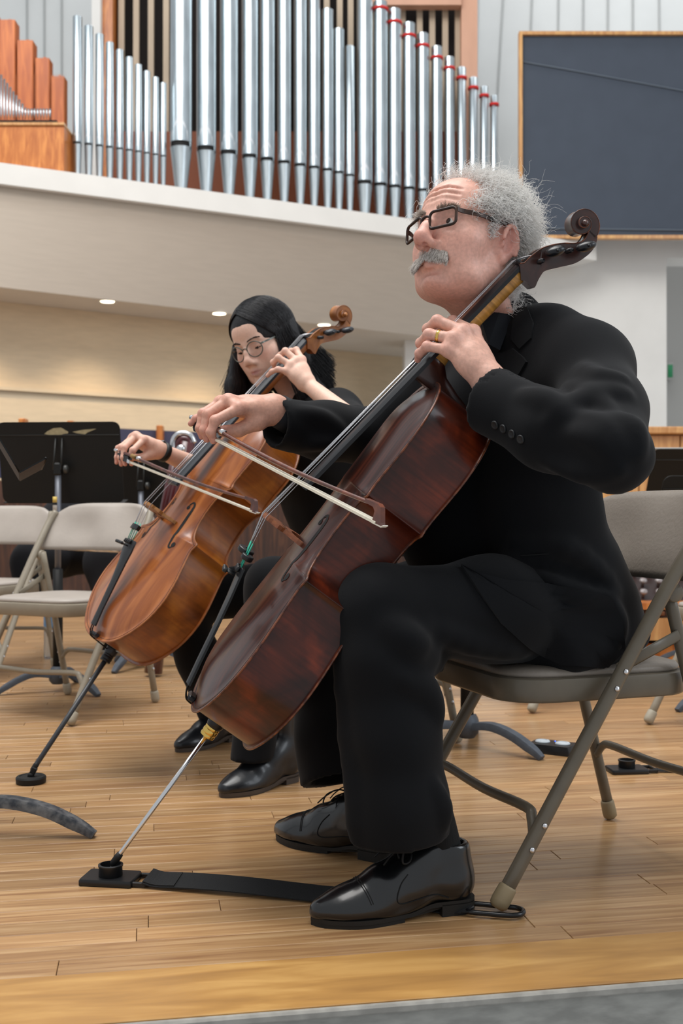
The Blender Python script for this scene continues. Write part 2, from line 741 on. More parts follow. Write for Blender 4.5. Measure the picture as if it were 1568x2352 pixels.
def bpt(s, w, z=0.0):
    return bdir * s + pdir * w + V3(0, 0, z)


cs, cw = 0.4, (W_EDGE + 0.01 + 8.6) / 2
floor = struct('floor', box(bpt(cs, cw, -.0125 - .1), (11, 8.6 - W_EDGE - .01, .2), RB), M_gap)
floor['label'] = 'honey coloured oak strip stage floor'


def plank_vf(s0, s1, w0, w1, top=0.0, base=None):
    g, c = .00055, .0009
    s0, s1, w0, w1 = s0 + g, s1 - g, w0 + g, w1 - g
    pts = [(s0, w0, -.012), (s1, w0, -.012), (s1, w1, -.012), (s0, w1, -.012),
           (s0, w0, top - c), (s1, w0, top - c), (s1, w1, top - c), (s0, w1, top - c),
           (s0 + c, w0 + c, top), (s1 - c, w0 + c, top), (s1 - c, w1 - c, top), (s0 + c, w1 - c, top)]
    F = [(0, 1, 5, 4), (1, 2, 6, 5), (2, 3, 7, 6), (3, 0, 4, 7), (4, 5, 9, 8), (5, 6, 10, 9), (6, 7, 11, 10), (7, 4, 8, 11), (8, 9, 10, 11)]
    return np.array(pts, float), F


R4 = Matrix([[RB[0, 0], RB[0, 1], 0, 0], [RB[1, 0], RB[1, 1], 0, 0], [0, 0, 1, 0], [0, 0, 0, 1]])


def local_floor(name, V, F, m, kind=None):
    """a board whose own x axis runs along its grain"""
    c = V.mean(0) * (1, 1, 0)
    o = obj(name, (V - c, F), m, floor, smooth=False, kind=kind)
    wc = bpt(c[0], c[1])
    o.matrix_world = Matrix.Translation(wc) @ R4
    return o


rest = MB()
nrow = int((8.55 - W_BORD) / PW)
planks = []
for r in range(nrow):
    w0 = W_BORD + r * PW
    s = -4.9 + random.uniform(0, .6)
    while s < 5.6:
        ln = random.choice([.35, .5, .6, .7, .85, 1.0, 1.2]) * random.uniform(.85, 1.15)
        s1 = min(s + ln, 5.8)
        vf = plank_vf(s, s1, w0, w0 + PW, top=random.uniform(-.0004, 0.0))
        inview = any(abs(q[0]) < .345 * q[1] for q in (bpt(s, w0), bpt(s1, w0), bpt((s + s1) / 2, w0)))
        if inview and w0 < 3.35:
            planks.append(vf)
        else:
            rest.add(*vf)
        s = s1
for V, F in planks:
    local_floor('plank', V, F, M_plank)
V, F = rest.get()
local_floor('far_planks', V, F, M_plank, kind='stuff')
for s0, s1 in ((-4.9, -.36), (-.36, 1.9), (1.9, 5.8)):
    V, F = plank_vf(s0, s1, W_EDGE, W_BORD)
    local_floor('border_board', V, F, M_border)
tr = struct('trim_1', box(bpt(cs, W_EDGE - .006, -.0075), (11, .012, .013), RB, .003), mat('worn_grey_nosing', '97948d', rough=.7, var=.2, vscale=30))
tr['label'] = 'pale worn nosing along the stage edge'
rs = struct('wall_front', box(bpt(cs, W_EDGE + .006, -.32), (11, .022, .612), RB), M_riser)
rs['label'] = 'grey painted riser below the stage edge'

# ---- balcony: rail, sloped fascia, soffit, traced along its two edges at constant height
ZR, ZF = 3.63, 2.65


def rail_pt(x, dy=0.0):
    return G(x, 372 + .137 * x, ZR)


def fas_pt(x):
    return G(x, 659 + .116 * x, ZF)


def away(p, k):
    """k metres further from the stage than the balcony front, square to it"""
    n = unit(V3(-.44, .9, 0))
    return p + n * k


def strip(lists):
    """quad strip surface from several polylines of equal length"""
    V = np.concatenate([np.asarray(l, float) for l in lists])
    n = len(lists[0])
    F = []
    for a in range(len(lists) - 1):
        for i in range(n - 1):
            F.append((a * n + i, a * n + i + 1, (a + 1) * n + i + 1, (a + 1) * n + i))
    return V, F


def slab(front_top, front_bot, depth):
    """solid strip: front face between two polylines, given depth backwards"""
    ft, fb = np.asarray(front_top), np.asarray(front_bot)
    bt, bb = np.array([away(p, depth) for p in ft]), np.array([away(p, depth) for p in fb])
    V, F = strip([fb, ft, bt, bb, fb])
    n = len(ft)
    F.append((0, n, 2 * n, 3 * n))
    F.append((n - 1, 4 * n - 1, 3 * n - 1, 2 * n - 1))
    return V, F


xs = np.linspace(-500, 1370, 24)
rt = np.array([rail_pt(x) for x in xs])
bal = struct('trim_2', slab(rt, rt - (0, 0, .175), 2.2), M_white)
bal['label'] = 'white balcony rail below the organ pipes'
xs = np.linspace(-500, 1120, 80)
ft = np.array([away(rail_pt(x), .07) - (0, 0, .175) for x in xs])
fb = np.array([fas_pt(x) for x in xs])
fr_ = [fb + (ft - fb) * k for k in np.linspace(0, 1, 9)]
fs = struct('wall_balcony', strip(fr_ + [np.array([away(p, .05) for p in ft])]), M_fascia, smooth=True)
fs['label'] = 'warm grey sloping balcony front'
s1_ = fb
s2_ = np.array([away(p, 1.9) for p in fb])
sof = struct('ceiling', strip([s1_ + (0, 0, .001), s2_ + (0, 0, .001), s2_ + (0, 0, .1), s1_ + (0, 0, .1)]), M_fascia)
sof['label'] = 'balcony soffit with recessed round lights'
# back wall under the balcony, its corner and the deeper recess
xa = np.linspace(-500, 762, 14)
wl = np.array([away(fas_pt(x), .62) for x in xa])
top = wl * (1, 1, 0) + (0, 0, ZF)
led = wl * (1, 1, 0) + (0, 0, 1.86)
bot = wl * (1, 1, 0)
bw = struct('wall_back', slab(top, led, .2), M_tan)
bw['label'] = 'tan wall below the balcony'
low = np.array([away(p, -.05) for p in led])
bl = struct('wall_back_lower', slab(low, low * (1, 1, 0), .2), M_tan)
bl['label'] = 'lower tan wall with a ledge on top'
tl_ = np.array([away(p, -.085) for p in led])
t4 = struct('trim_4', slab(tl_ + (0, 0, .012), tl_ - (0, 0, .018), .09), M_tan)
t4['label'] = 'thin ledge along the tan wall'
xb = np.linspace(750, 1150, 6)
wr_ = np.array([away(fas_pt(x), 1.35) for x in xb])
br = struct('wall_recess', slab(wr_ * (1, 1, 0) + (0, 0, ZF), wr_ * (1, 1, 0), .2), M_tan)
br['label'] = 'tan recess wall beside the white pier'

# recessed lights in the soffit, real lamps below them
for i, (x, y, nm) in enumerate(((246, 692, 'leftmost'), (503, 720, 'middle'), (744, 746, 'rightmost'))):
    p = G(x, y, ZF)
    t = thing('recessed_light', nm + ' of the three round lights glowing in the balcony soffit', 'ceiling light', p, 'lights in the balcony soffit')
    obj('trim_ring', lathe([(.062, .0), (.078, -.006), (.08, 0), (.08, .004), (.062, .004)], 24), M_white, t)
    obj('lamp_lens', lathe([(.0, -.003), (.06, -.003), (.062, .002), (0, .002)], 24), M_glow, t)
    d = bpy.data.lights.new('downlight', 'SPOT')
    d.energy = 34
    d.spot_size = math.radians(110)
    d.spot_blend = .7
    d.color = (1, .80, .56)
    d.shadow_soft_size = .06
    o = bpy.data.objects.new('downlight', d)
    COL.objects.link(o)
    o.parent = t
    o.location = (0, 0, -.03)
for x, y in ((-60, 660), (-260, 640)):       # the row goes on past the frame
    d = bpy.data.lights.new('downlight', 'SPOT')
    d.energy, d.spot_size, d.spot_blend, d.color = 34, math.radians(110), .7, (1, .80, .56)
    o = bpy.data.objects.new('downlight', d)
    COL.objects.link(o)
    o.location = G(x, y, ZF) - (0, 0, .04)

# ---- right hand white pier, upper panelled wall, screen, recess with exit sign
def facing(x0, x1, y0, y1, d, th=.2, m=None, name='wall', z0=None, label=None):
    a, b = P(x0, y1, d), P(x1, y0, d)
    zb = a[2] if z0 is None else z0
    c = ((a[0] + b[0]) / 2, d + th / 2, (zb + b[2]) / 2)
    o = struct(name, box(c, (b[0] - a[0], th, b[2] - zb)), m)
    if label:
        o['label'] = label
    return o


facing(930, 1531, 545, 1400, 12.0, .5, M_white, 'wall_right', z0=0, label='white wall pier right of the balcony')
facing(1531, 1900, 553, 592, 12.0, .4, M_white, 'trim_3', label='white beam over the side opening')
facing(1480, 2100, 500, 1400, 13.8, .2, M_greywall, 'wall_side', z0=0, label='recess wall beyond the pier, coloured grey for shade')
facing(-700, 2200, -900, 700, 14.6, .2, M_panelwhite, 'wall_upper', label='pale upper wall of vertical panels')
M_joint = mat('panel_joint', 'b2b4b2', rough=.8)
upw = bpy.data.objects['wall_upper']
for x0, x1 in ((1100, 1085), (1160, 1120), (1225, 1200), (1285, 1275), (1342, 1335), (1398, 1395), (1455, 1455), (1515, 1520), (100, 100), (60, 60), (140, 140)):
    a, b = P(x0, -60, 14.58), P(x1, 620, 14.58)
    obj('panel_joint', tube([a, b], .012, 4), M_joint, upw)
scr = thing('projection_screen', 'large charcoal screen with thin wooden frame on the white wall', 'screen', P(1500, 310, 11.5))
A, B = P(1199, 541, 11.5), P(1960, 80, 11.5)
obj('panel', box(((A[0] + B[0]) / 2, 11.52, (A[2] + B[2]) / 2), (B[0] - A[0], .04, B[2] - A[2])), M_screen, scr, world=True, smooth=False)
fw = .035
for c, s in (((A[0] - fw / 2, 11.5, (A[2] + B[2]) / 2), (fw, .08, B[2] - A[2] + 2 * fw)), (((A[0] + B[0]) / 2, 11.5, B[2] + fw / 2), (B[0] - A[0], .08, fw)),
             (((A[0] + B[0]) / 2, 11.5, A[2] - fw / 2), (B[0] - A[0], .08, fw)), ((B[0] + fw / 2, 11.5, (A[2] + B[2]) / 2), (fw, .08, B[2] - A[2] + 2 * fw))):
    obj('frame_rail', box(c, s), M_honey, scr, world=True, smooth=False)
obj('seam', tube([P(1199, 139, 11.49), P(1330, 162, 11.49), P(1600, 212, 11.49), P(1950, 285, 11.49)], .008, 5), M_line, scr, world=True)
obj('seam', tube([P(1200, 523, 11.49), P(1950, 533, 11.49)], .008, 5), M_line, scr, world=True)
ex = thing('exit_sign', 'small green lit sign on the grey recess wall at right', 'sign', P(1539, 852, 13.7))
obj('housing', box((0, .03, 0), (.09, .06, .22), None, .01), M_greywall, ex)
obj('face', box((0, -.004, 0), (.06, .012, .16)), mat('green_sign_face', '2e7a52', emit='2fae6d', estr=.1), ex)

# ---- choir pews and timber panelling behind the stage
def lin(x0, y0, x1, y1, x, z):
    return G(x, y0 + (y1 - y0) * (x - x0) / (x1 - x0), z)


pew_pt = lambda x: away(fas_pt(x), -.33) * (1, 1, 0) + (0, 0, 1.47)
xs = np.linspace(-300, 900, 14)
tp = np.array([pew_pt(x) for x in xs])
pew = thing('choir_pew', 'long slate blue padded pew back with orange wooden posts', 'pew', tp[len(tp) // 2] * (1, 1, 0))
obj('padded_back', slab(tp, tp - (0, 0, .45), .09), M_pew, pew, world=True, smooth=False)
for x in (40, 147, 345, 452, 560):
    p = pew_pt(x)
    obj('post', box(p + (0, -.03, -.36), (.055, .1, .80), None, .006), M_orange, pew, world=True, smooth=False)
xs = np.linspace(-400, 1000, 12)
pl = np.array([away(fas_pt(x), -.85) for x in xs])
pn = struct('wall_left', slab(pl * (1, 1, 0) + (0, 0, .98), pl * (1, 1, 0), .1), wood('shade_darkened_panelling', '2c1a10', '5a3620', '432617', scale=(8, 8, .8), grain=4, rough=.5, coat=.1))  # brown taken darker to hold the shadow at the back of the stage
pn['label'] = 'timber panelling behind the stage, coloured dark for shade'
par = struct('wall_parapet', box((2.62, 9.05, .70), (2.4, .1, 1.36)), M_honey)
par['label'] = 'honey timber parapet below the white pier'
for i in range(7):
    obj('board', box((1.6 + i * .34, 8.985, .70), (.33, .035, 1.34), None, .004), M_honey, par, smooth=False)
obj('cap_rail', box((2.62, 9.0, 1.41), (2.4, .2, .06), None, .008), M_honey, par, smooth=False)

# ================================================================== organ
OFF = .38


def rail_d(x):
    return rail_pt(x)[1] + OFF


ORD = ['first', 'second', 'third', 'fourth', 'fifth', 'sixth', 'seventh', 'eighth', 'ninth', 'tenth', 'eleventh', 'twelfth', 'thirteenth', 'fourteenth', 'fifteenth', 'sixteenth', 'seventeenth']


def organ_pipe(x, w, ytop, ymouth, taper, label, group, ring=None, m=None):
    d = rail_d(x)
    s = d / FPX
    R = w / 2 * s
    base = P(x, 372 + .137 * x + 4, d)
    base[2] = ZR
    zt, zm = P(x, ytop, d)[2], P(x, ymouth, d)[2]
    t = thing('organ_pipe', label, 'organ pipe', base, group)
    zt, zm = zt - ZR, zm - ZR
    mm = m or M_tin
    mh = R * .48
    seg = 20
    obj('body', lathe([(R, zm + mh), (R, zt - .004), (R * .93, zt), (R * .9, zt - .05)], seg), mm, t, angle=40)
    obj('foot', lathe([(R * taper, -.3), (R * taper, 0), (R * .96, zm - R * .25), (R, zm)], seg), M_tin2 if taper < .9 else mm, t, angle=40)
    # dark mouth opening at the front, solid back
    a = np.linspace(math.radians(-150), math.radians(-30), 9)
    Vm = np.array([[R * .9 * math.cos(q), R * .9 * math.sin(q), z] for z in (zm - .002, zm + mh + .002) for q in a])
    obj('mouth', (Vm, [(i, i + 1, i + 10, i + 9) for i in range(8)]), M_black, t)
    a = np.linspace(math.radians(-30), math.radians(210), 17)
    Vm = np.array([[R * .985 * math.cos(q), R * .985 * math.sin(q), z] for z in (zm - .002, zm + mh + .002) for q in a])
    obj('back_strip', (Vm, [(i, i + 1, i + 18, i + 17) for i in range(16)]), mm, t)
    # leaf-shaped upper lip, flat, slightly proud
    hw = R * .72
    hh = R * 2.6
    pr = [(-hw, 0), (hw, 0), (hw * .96, hh * .35), (hw * .62, hh * .66), (hw * .22, hh * .86), (0, hh), (-hw * .22, hh * .86), (-hw * .62, hh * .66), (-hw * .96, hh * .35)]
    V = []
    for px_, pz in pr:
        V.append((px_, -math.sqrt(max(1e-9, R * R - px_ * px_)) * .82 - R * .21 * (0.55 + .45 * pz / hh), zm + mh + pz * .9))
    V.append((0, -R * .98, zm + mh + hh * .3))
    n = len(pr)
    obj('upper_lip', (np.array(V), [(i, (i + 1) % n, n) for i in range(n)]), M_lip, t, smooth=False)
    if ring:
        zr = P(x, ring, d)[2] - ZR
        obj('felt_ring', lathe([(R, zr - .014), (R + .012, zr - .012), (R + .012, zr + .012), (R, zr + .014)], seg), M_redfelt, t)
    return t


xsL = [176.5, 202.5, 227.5, 251, 274, 296, 317, 336.5, 356.5, 374]
ytL = [36, 58, 77, 96, 113, 130, 147, 162, 176, 189]
for i, x in enumerate(xsL):
    organ_pipe(x, 21 - .75 * i, ytL[i], 331 + 3.2 * i, .62, ORD[i] + ' from the left of the slim silver organ pipes at left', 'slim left rank of organ pipes', m=M_tin)
big = [(415, 50), (473, 45), (525, 41), (573, 37), (613, 34), (652, 31), (689, 29), (721, 27)]
for i, (x, w) in enumerate(big):
    organ_pipe(x, w, -260 + 12 * i, 340 + .16 * (x - 415), .45, ORD[i] + ' from the left of the tall wide silver organ pipes', 'tall middle rank of organ pipes')
mid = [(752, 26, 20), (778, 24, 65), (803, 22, 105)]
for i, (x, w, yt) in enumerate(mid):
    organ_pipe(x, w, yt, 394 + 6 * i, .5, ORD[i] + ' of three silver organ pipes stepping down right of the tall rank', 'stepping organ pipes')
rt_ = [(837, 36, -40, None), (873, 33, 2, 20), (906, 30, 20, 51), (939, 29, 52, 82), (971, 27, 76, 105), (1003, 25, 106, 132), (1032, 23, 130, 156), (1060, 21, 154, 178), (1087, 20, 177, 201), (1112, 18.5, 198, 219), (1135, 17.5, 219, 239)]
for i, (x, w, yt, rg) in enumerate(rt_):
    lab = ORD[i] + ' from left of the right rank organ pipes' + (', with a red ring' if rg else ', without a red ring')
    organ_pipe(x, w, yt, 425 + .12 * (x - 837), .5, lab, 'right rank of organ pipes', ring=rg)

# organ case behind the pipes: timber frame, pale vertical slats over a dark void
oc = thing('organ_case', 'timber organ case with pale vertical slats behind the silver pipes', 'organ case', P(660, 420, 11.3) * (1, 1, 0) + (0, 0, ZR))


def case_box(x0, x1, y0, y1, d, m, name, th=.06):
    a, b = P(x0, y1, d), P(x1, y0, d)
    obj(name, box(((a[0] + b[0]) / 2, d + th / 2, (a[2] + b[2]) / 2), (b[0] - a[0], th, b[2] - a[2])), m, oc, world=True, smooth=False)


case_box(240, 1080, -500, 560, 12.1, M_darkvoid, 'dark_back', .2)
for x in (277, 311, 345, 380, 780, 805, 850, 900, 925, 964, 993, 1023, 1052):
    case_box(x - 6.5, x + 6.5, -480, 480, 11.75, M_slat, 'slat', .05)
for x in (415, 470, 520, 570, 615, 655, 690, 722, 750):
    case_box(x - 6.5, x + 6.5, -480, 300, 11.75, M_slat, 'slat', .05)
case_box(229, 257, -500, 560, 11.6, M_orange, 'side_post', .25)
case_box(1060, 1097, -500, 520, 11.6, mat('pink_tinted_case_wood', 'c99a80', rough=.5, var=.08, vscale=6, stretch=(1, 1, .3)), 'side_post', .25)
case_box(850, 1060, -60, 8, 11.55, mat('pink_tinted_case_wood', 'c99a80'), 'top_rail', .12)
case_box(257, 1060, 300, 560, 11.6, mat('red_brown_base', '7a3c1a', rough=.6), 'base_panel', .08)
case_box(209, 229, -500, 560, 11.5, M_white, 'white_post', .2)

# wooden pipes, little pipes and their chest at far left
for i, (x0, x1, yt) in enumerate(((-70, -40, 10), (-34, -2, 38), (2, 38, 50), (43, 79, 97), (84, 116, 137), (120, 150, 178))):
    d = 10.08
    a, b = P(x0, 300, d), P(x1, yt, d)
    t = thing('wooden_organ_pipe', ORD[i] + ' from the left of the square orange wooden organ pipes', 'organ pipe', ((a[0] + b[0]) / 2, d, ZR), 'square wooden organ pipes')
    w = b[0] - a[0]
    obj('body', box((0, 0, (b[2] - ZR) / 2 - .1), (w, w, b[2] - ZR + .2), None, .004), M_redwood, t, smooth=False)
    obj('stopper', box((w * .05, 0, b[2] - ZR + .015), (w * .2, w * .2, .03), None, .003), M_redwood, t, smooth=False)
ch = thing('pipe_chest', 'orange wooden chest with a cream top edge at far left of the balcony', 'chest', P(60, 390, 9.4) * (1, 1, 0) + (0, 0, ZR))
a, b = P(-160, 395, 9.4), P(146, 287, 9.4)
obj('body', box(((a[0] + b[0]) / 2, 9.65, (ZR - .3 + b[2]) / 2), (b[0] - a[0], .5, b[2] - ZR + .3), None, .004), M_orange, ch, world=True, smooth=False)
obj('top_edge', box(((a[0] + b[0]) / 2, 9.64, b[2] + .012), (b[0] - a[0] + .01, .52, .024), None, .003), M_honey, ch, world=True, smooth=False)
a2, b2 = P(-160, 278, 9.45), P(127, 266, 9.45)
obj('pipe_rail', box(((a2[0] + b2[0]) / 2, 9.5, b[2] + .05), (b2[0] - a2[0], .06, .05)), M_black, ch, world=True, smooth=False)
for i in range(17):
    x = 1 + i * 7.0
    h = max(10, 92 - 9.5 * i) if i < 9 else 14
    d = 9.5
    base = P(x, 272, d)
    top_ = P(x, 262 - h, d)
    t = thing('small_organ_pipe', ORD[i] + ' from the left of the tiny silver organ pipes on the orange chest', 'organ pipe', base, 'tiny organ pipes on the chest')
    hh = top_[2] - base[2]
    obj('body', lathe([(.003, 0), (.009, .05), (.010, hh), (.009, hh)], 8), M_tin, t)
M_pane = mat('clear_guard_pane', (.9, .92, .93), rough=.05, trans=1.0, ior=1.05, alpha=.18)
a, b = P(-100, 265, 9.36), P(149, 176, 9.36)
gp = thing('guard_pane', 'clear guard pane standing before the wooden organ pipes', 'pane', ((a[0] + b[0]) / 2, 9.36, a[2] - .03))
obj('pane', box(((a[0] + b[0]) / 2, 9.36, (a[2] + b[2]) / 2), (b[0] - a[0], .006, b[2] - a[2] + .06)), M_pane, gp, world=True, smooth=False)
# ================================================================== cellos and bows (local axes: x to the player's left, y up the neck, z out of the front)
LOW = [(0, 0), (.06, .004), (.115, .022), (.165, .06), (.203, .11), (.218, .165), (.212, .215), (.195, .265), (.181, .302), (.179, .320), (.187, .336)]
MIDC = [(.187, .336), (.168, .341), (.145, .354), (.125, .385), (.116, .43), (.119, .47), (.134, .502), (.149, .515), (.161, .519)]
UPP = [(.161, .519), (.154, .536), (.158, .57), (.167, .61), (.170, .645), (.160, .685), (.135, .72), (.095, .745), (.05, .757), (0, .760)]


def cello_outline():
    h = np.concatenate([smooth_path(LOW, 5)[:-1], smooth_path(MIDC, 5)[:-1], smooth_path(UPP, 5)])
    m = h[1:-1][::-1] * (-1, 1)
    return np.concatenate([h, m])


def offset_loop(loop, d):
    t = np.roll(loop, -1, 0) - np.roll(loop, 1, 0)
    t /= np.linalg.norm(t, axis=1)[:, None] + 1e-9
    n = np.c_[t[:, 1], -t[:, 0]]
    return loop + n * d


OUT = cello_outline()
SPINE = np.c_[np.zeros(len(OUT)), np.clip(OUT[:, 1], .11, .655)]


def arch(t, H):
    q = np.clip((t - .09) / .91, 0, 1)
    return H * (1 - (1 - q) ** 2.3) ** 1.15 - .0028 * np.exp(-((t - .09) / .07) ** 2)


def plate(sign, z0, H):
    """arched plate with a rounded overhanging edge"""
    ss = [0, .03, .07, .11, .16, .22, .3, .4, .52, .65, .8, 1.0]
    rings = []
    for e, z in ((.0, 0.0), (.0022, .0008), (.0030, .0024), (.0022, .0040), (.0004, .0048)):
        o = offset_loop(OUT, .003 + e - .0004)
        rings.append(np.c_[o, np.full(len(o), z)])
    o = offset_loop(OUT, .0015)
    for s in ss[1:]:
        p = o * (1 - s) + SPINE * s
        rings.append(np.c_[p, .0045 + arch(np.full(len(p), s), H)])
    V = np.concatenate(rings)
    n = len(OUT)
    F = []
    for i in range(len(rings) - 1):
        for j in range(n):
            k = (j + 1) % n
            q = (i * n + j, i * n + k, (i + 1) * n + k, (i + 1) * n + j)
            F.append(q if sign > 0 else q[::-1])
    base = tuple(range(n))
    F.append(base[::-1] if sign > 0 else base)
    V[:, 2] = z0 + sign * V[:, 2]
    return V, F


PB_TOP = [(1.034, .014), (1.041, .008), (1.053, .0065), (1.071, .002), (1.086, -.004), (1.103, -.017), (1.117, -.031), (1.128, -.046), (1.140, -.055), (1.153, -.0565), (1.166, -.053)]
PB_BOT = [(1.0125, -.0075), (1.0165, -.0165), (1.0150, -.032), (1.0187, -.0365), (1.031, -.033), (1.044, -.031), (1.054, -.033), (1.0755, -.050), (1.099, -.069), (1.121, -.078), (1.139, -.0815), (1.154, -.0795), (1.166, -.0735)]
EYE = (1.166, -.036)


def make_cello(name, label, cat, M, pal, endpin, tip_dir, mute):
    t = thing(name, label, cat, M=M)
    top = obj('top_plate', plate(1, 0.0, .024), pal['top'], t)
    TV, TF = plate(1, 0.0, .024)
    tree = bvh(TV, TF)

    def hz(u, a):
        loc = tree.ray_cast(Vector((u, a, .3)), Vector((0, 0, -1)))[0]
        return loc.z if loc is not None else 0.0

    obj('back_plate', plate(-1, -.117, .022), pal['back'], t)
    n = len(OUT)
    zr = np.linspace(0, -.117, 6)
    V = np.concatenate([np.c_[offset_loop(OUT, -.0015), np.full(n, z)] for z in zr])
    F = []
    for i in range(5):
        for j in range(n):
            k = (j + 1) % n
            F.append((i * n + k, i * n + j, (i + 1) * n + j, (i + 1) * n + k))
    obj('ribs', (V, F), pal['rib'], t)
    # purfling: two thin dark inlaid loops
    for s0 in (.022,):
        o = offset_loop(OUT, -.0035)
        path = np.c_[o, [hz(u, a) + .0001 for u, a in o]]
        path = np.concatenate([path, path[:1]])
        obj('purfling', tube(path, .0007, 4, False), pal['purf'], top)
    # rounded worn edges of both plates
    for z_, par_ in ((.0024, top), (-.1194, None)):
        o = offset_loop(OUT, .0046)
        path = np.c_[o, np.full(len(o), z_)]
        path = np.concatenate([path, path[:1]])
        obj('plate_edge', tube(path, .0020, 6, False), pal['edge'], par_ or t)
    # sound holes
    fp = [(.050, .424), (.0535, .437), (.062, .4425), (.069, .436), (.0715, .42), (.073, .398), (.0765, .37), (.081, .343), (.084, .318), (.0885, .304), (.097, .300), (.1045, .308)]
    fw = [.0022, .0026, .0030, .0036, .0044, .0050, .0054, .0050, .0042, .0034, .0026, .0022]
    for sg in (1, -1):
        m = MB()
        c = smooth_path(fp, 6)
        w = np.interp(np.linspace(0, 1, len(c)), np.linspace(0, 1, len(fw)), fw)
        tt = np.gradient(c, axis=0)
        tt /= np.linalg.norm(tt, axis=1)[:, None]
        nn = np.c_[-tt[:, 1], tt[:, 0]]
        L_, R_ = c + nn * w[:, None], c - nn * w[:, None]
        pts = np.concatenate([L_, R_]) * (sg, 1)
        z = [hz(u, a) + .0007 for u, a in pts]
        k = len(c)
        m.add(np.c_[pts, z], [(i, i + 1, k + i + 1, k + i) for i in range(k - 1)])
        for (eu, ea), er in (((.0525, .4245), .0062), ((.1035, .3115), .0078)):
            a = np.linspace(0, 2 * np.pi, 18, endpoint=False)
            pts = np.c_[eu + er * np.cos(a), ea + er * np.sin(a)] * (sg, 1)
            m.add(np.c_[pts, [hz(u, v) + .0009 for u, v in pts]], [tuple(range(18))])
        obj('sound_hole', m, M_black, top)
    # neck and heel
    secs = []
    for a, lowz in ((.748, -.112), (.758, -.108), (.764, -.085), (.772, -.050), (.784, -.012), (.800, .006), (.83, .008), (.88, .002), (.95, -.0065), (1.0, -.0125), (1.012, -.0150), (1.022, -.0170)):
        tz = .0905 + (a - .455) / .58 * (.0165 - .0905) - .009
        hw = .031 + (a - .455) / .58 * (.0165 - .031) - .0008
        q = []
        for th in np.linspace(0, math.pi, 11):
            q.append((hw * math.cos(th), a, tz + (lowz - tz) * math.sin(th) ** .75))
        secs.append(q)
    for nm_, sq, mm_ in (('neck_heel', secs[:6], pal['scroll']), ('neck', secs[5:], pal['neck'])):
        V = np.array([p for s in sq for p in s])
        obj(nm_, (V, grid_faces(len(sq), 11) + [tuple(range(11)), tuple((len(sq) - 1) * 11 + i for i in range(11))[::-1]]), mm_, t)
    # fingerboard
    secs = []
    for a in np.linspace(.455, 1.034, 9):
        tz = .0905 + (a - .455) / .58 * (.0165 - .0905)
        hw = .031 + (a - .455) / .58 * (.0165 - .031)
        q = [(hw, a, tz - .0135), (hw, a, tz - .0065)]
        q += [(x * hw, a, tz - .0065 * (abs(x)) ** 2) for x in (.92, .6, .3, 0, -.3, -.6, -.92)]
        q += [(-hw, a, tz - .0065), (-hw, a, tz - .0135)]
        secs.append(q)
    k = len(secs[0])
    V = np.array([p for s in secs for p in s])
    F = []
    for i in range(8):
        for j in range(k):
            F.append((i * k + j, i * k + (j + 1) % k, (i + 1) * k + (j + 1) % k, (i + 1) * k + j))
    F += [tuple(range(k))[::-1], tuple(8 * k + j for j in range(k))]
    obj('fingerboard', (V, F), pal['ebony'], t, angle=35)
    obj('nut', box((0, 1.037, .012), (.035, .007, .022), None, .002), pal['ebony'], t, smooth=False)
    # peg box: tapered solid between its upper and lower profile
    a_ = np.array(smooth_path(PB_TOP, 4))
    b_ = np.array(smooth_path(PB_BOT, 3))
    b_ = np.c_[np.interp(np.linspace(0, 1, len(a_)), np.linspace(0, 1, len(b_)), b_[:, 0]), np.interp(np.linspace(0, 1, len(a_)), np.linspace(0, 1, len(b_)), b_[:, 1])]
    poly = np.concatenate([a_, b_[::-1]])
    hw = lambda q: np.interp(q[:, 0], [1.01, 1.04, 1.10, 1.15, 1.17], [.0175, .0235, .0205, .0170, .0170])
    V, F = prism(poly, -1, 1)
    w = np.tile(hw(poly), 2)
    bev = V.copy()
    V = np.c_[V[:, 2] * w, V[:, 0], V[:, 1]]
    pb = obj('peg_box', (V, F), pal['scroll'], t, smooth=False)
    # slot cut seen as a dark inset trough along the top
    q = a_[5:27]
    off = np.c_[np.gradient(q[:, 0]), np.gradient(q[:, 1])]
    off /= np.linalg.norm(off, axis=1)[:, None]
    nrm = np.c_[-off[:, 1], off[:, 0]]
    qq = q + nrm * .0006
    V = np.concatenate([np.c_[np.full(len(qq), sx * .0125), qq] for sx in (-1, 1)])
    obj('peg_slot', (V, [(i, i + 1, len(qq) + i + 1, len(qq) + i) for i in range(len(qq) - 1)]), M_black, pb)
    # edge bead along the lower cheek line of the peg box
    for sx in (-1, 1):
        pth = np.c_[sx * (hw(poly[:len(a_)])), a_]
        obj('cheek_edge', tube(pth, .0013, 5), pal['edge'], pb)
    # scroll: a tapering spiral volute
    th = np.linspace(-.15, 4.15 * math.pi, 110)
    rad = lambda q: .0365 * np.exp(-.118 * np.maximum(q, 0))
    ro, ri = rad(th), rad(th + 2 * math.pi) * .90
    hw_ = np.interp(th, [0, 1.5, 3.1, 5, 6.3, 9.4, 13.1], [.0170, .0175, .0185, .0205, .0225, .027, .034])
    V, k = [], 8
    for q, o_, i_, w in zip(th, ro, ri, hw_):
        dy, dz = math.sin(q), -math.cos(q)
        b = .0018
        for r_, x in ((o_ - b, w), (o_, w - b), (o_ - .0012, 0), (o_, -w + b), (o_ - b, -w), (i_, -w), (i_, 0), (i_, w)):
            V.append((x, EYE[0] + r_ * dy, EYE[1] + r_ * dz))
    F = []
    for i in range(len(th) - 1):
        for j in range(k):
            F.append((i * k + j, (i + 1) * k + j, (i + 1) * k + (j + 1) % k, i * k + (j + 1) % k))
    F += [tuple(range(k)), tuple((len(th) - 1) * k + j for j in range(k))[::-1]]
    sc = obj('scroll', (np.array(V), F), pal['scroll'], t, angle=38)
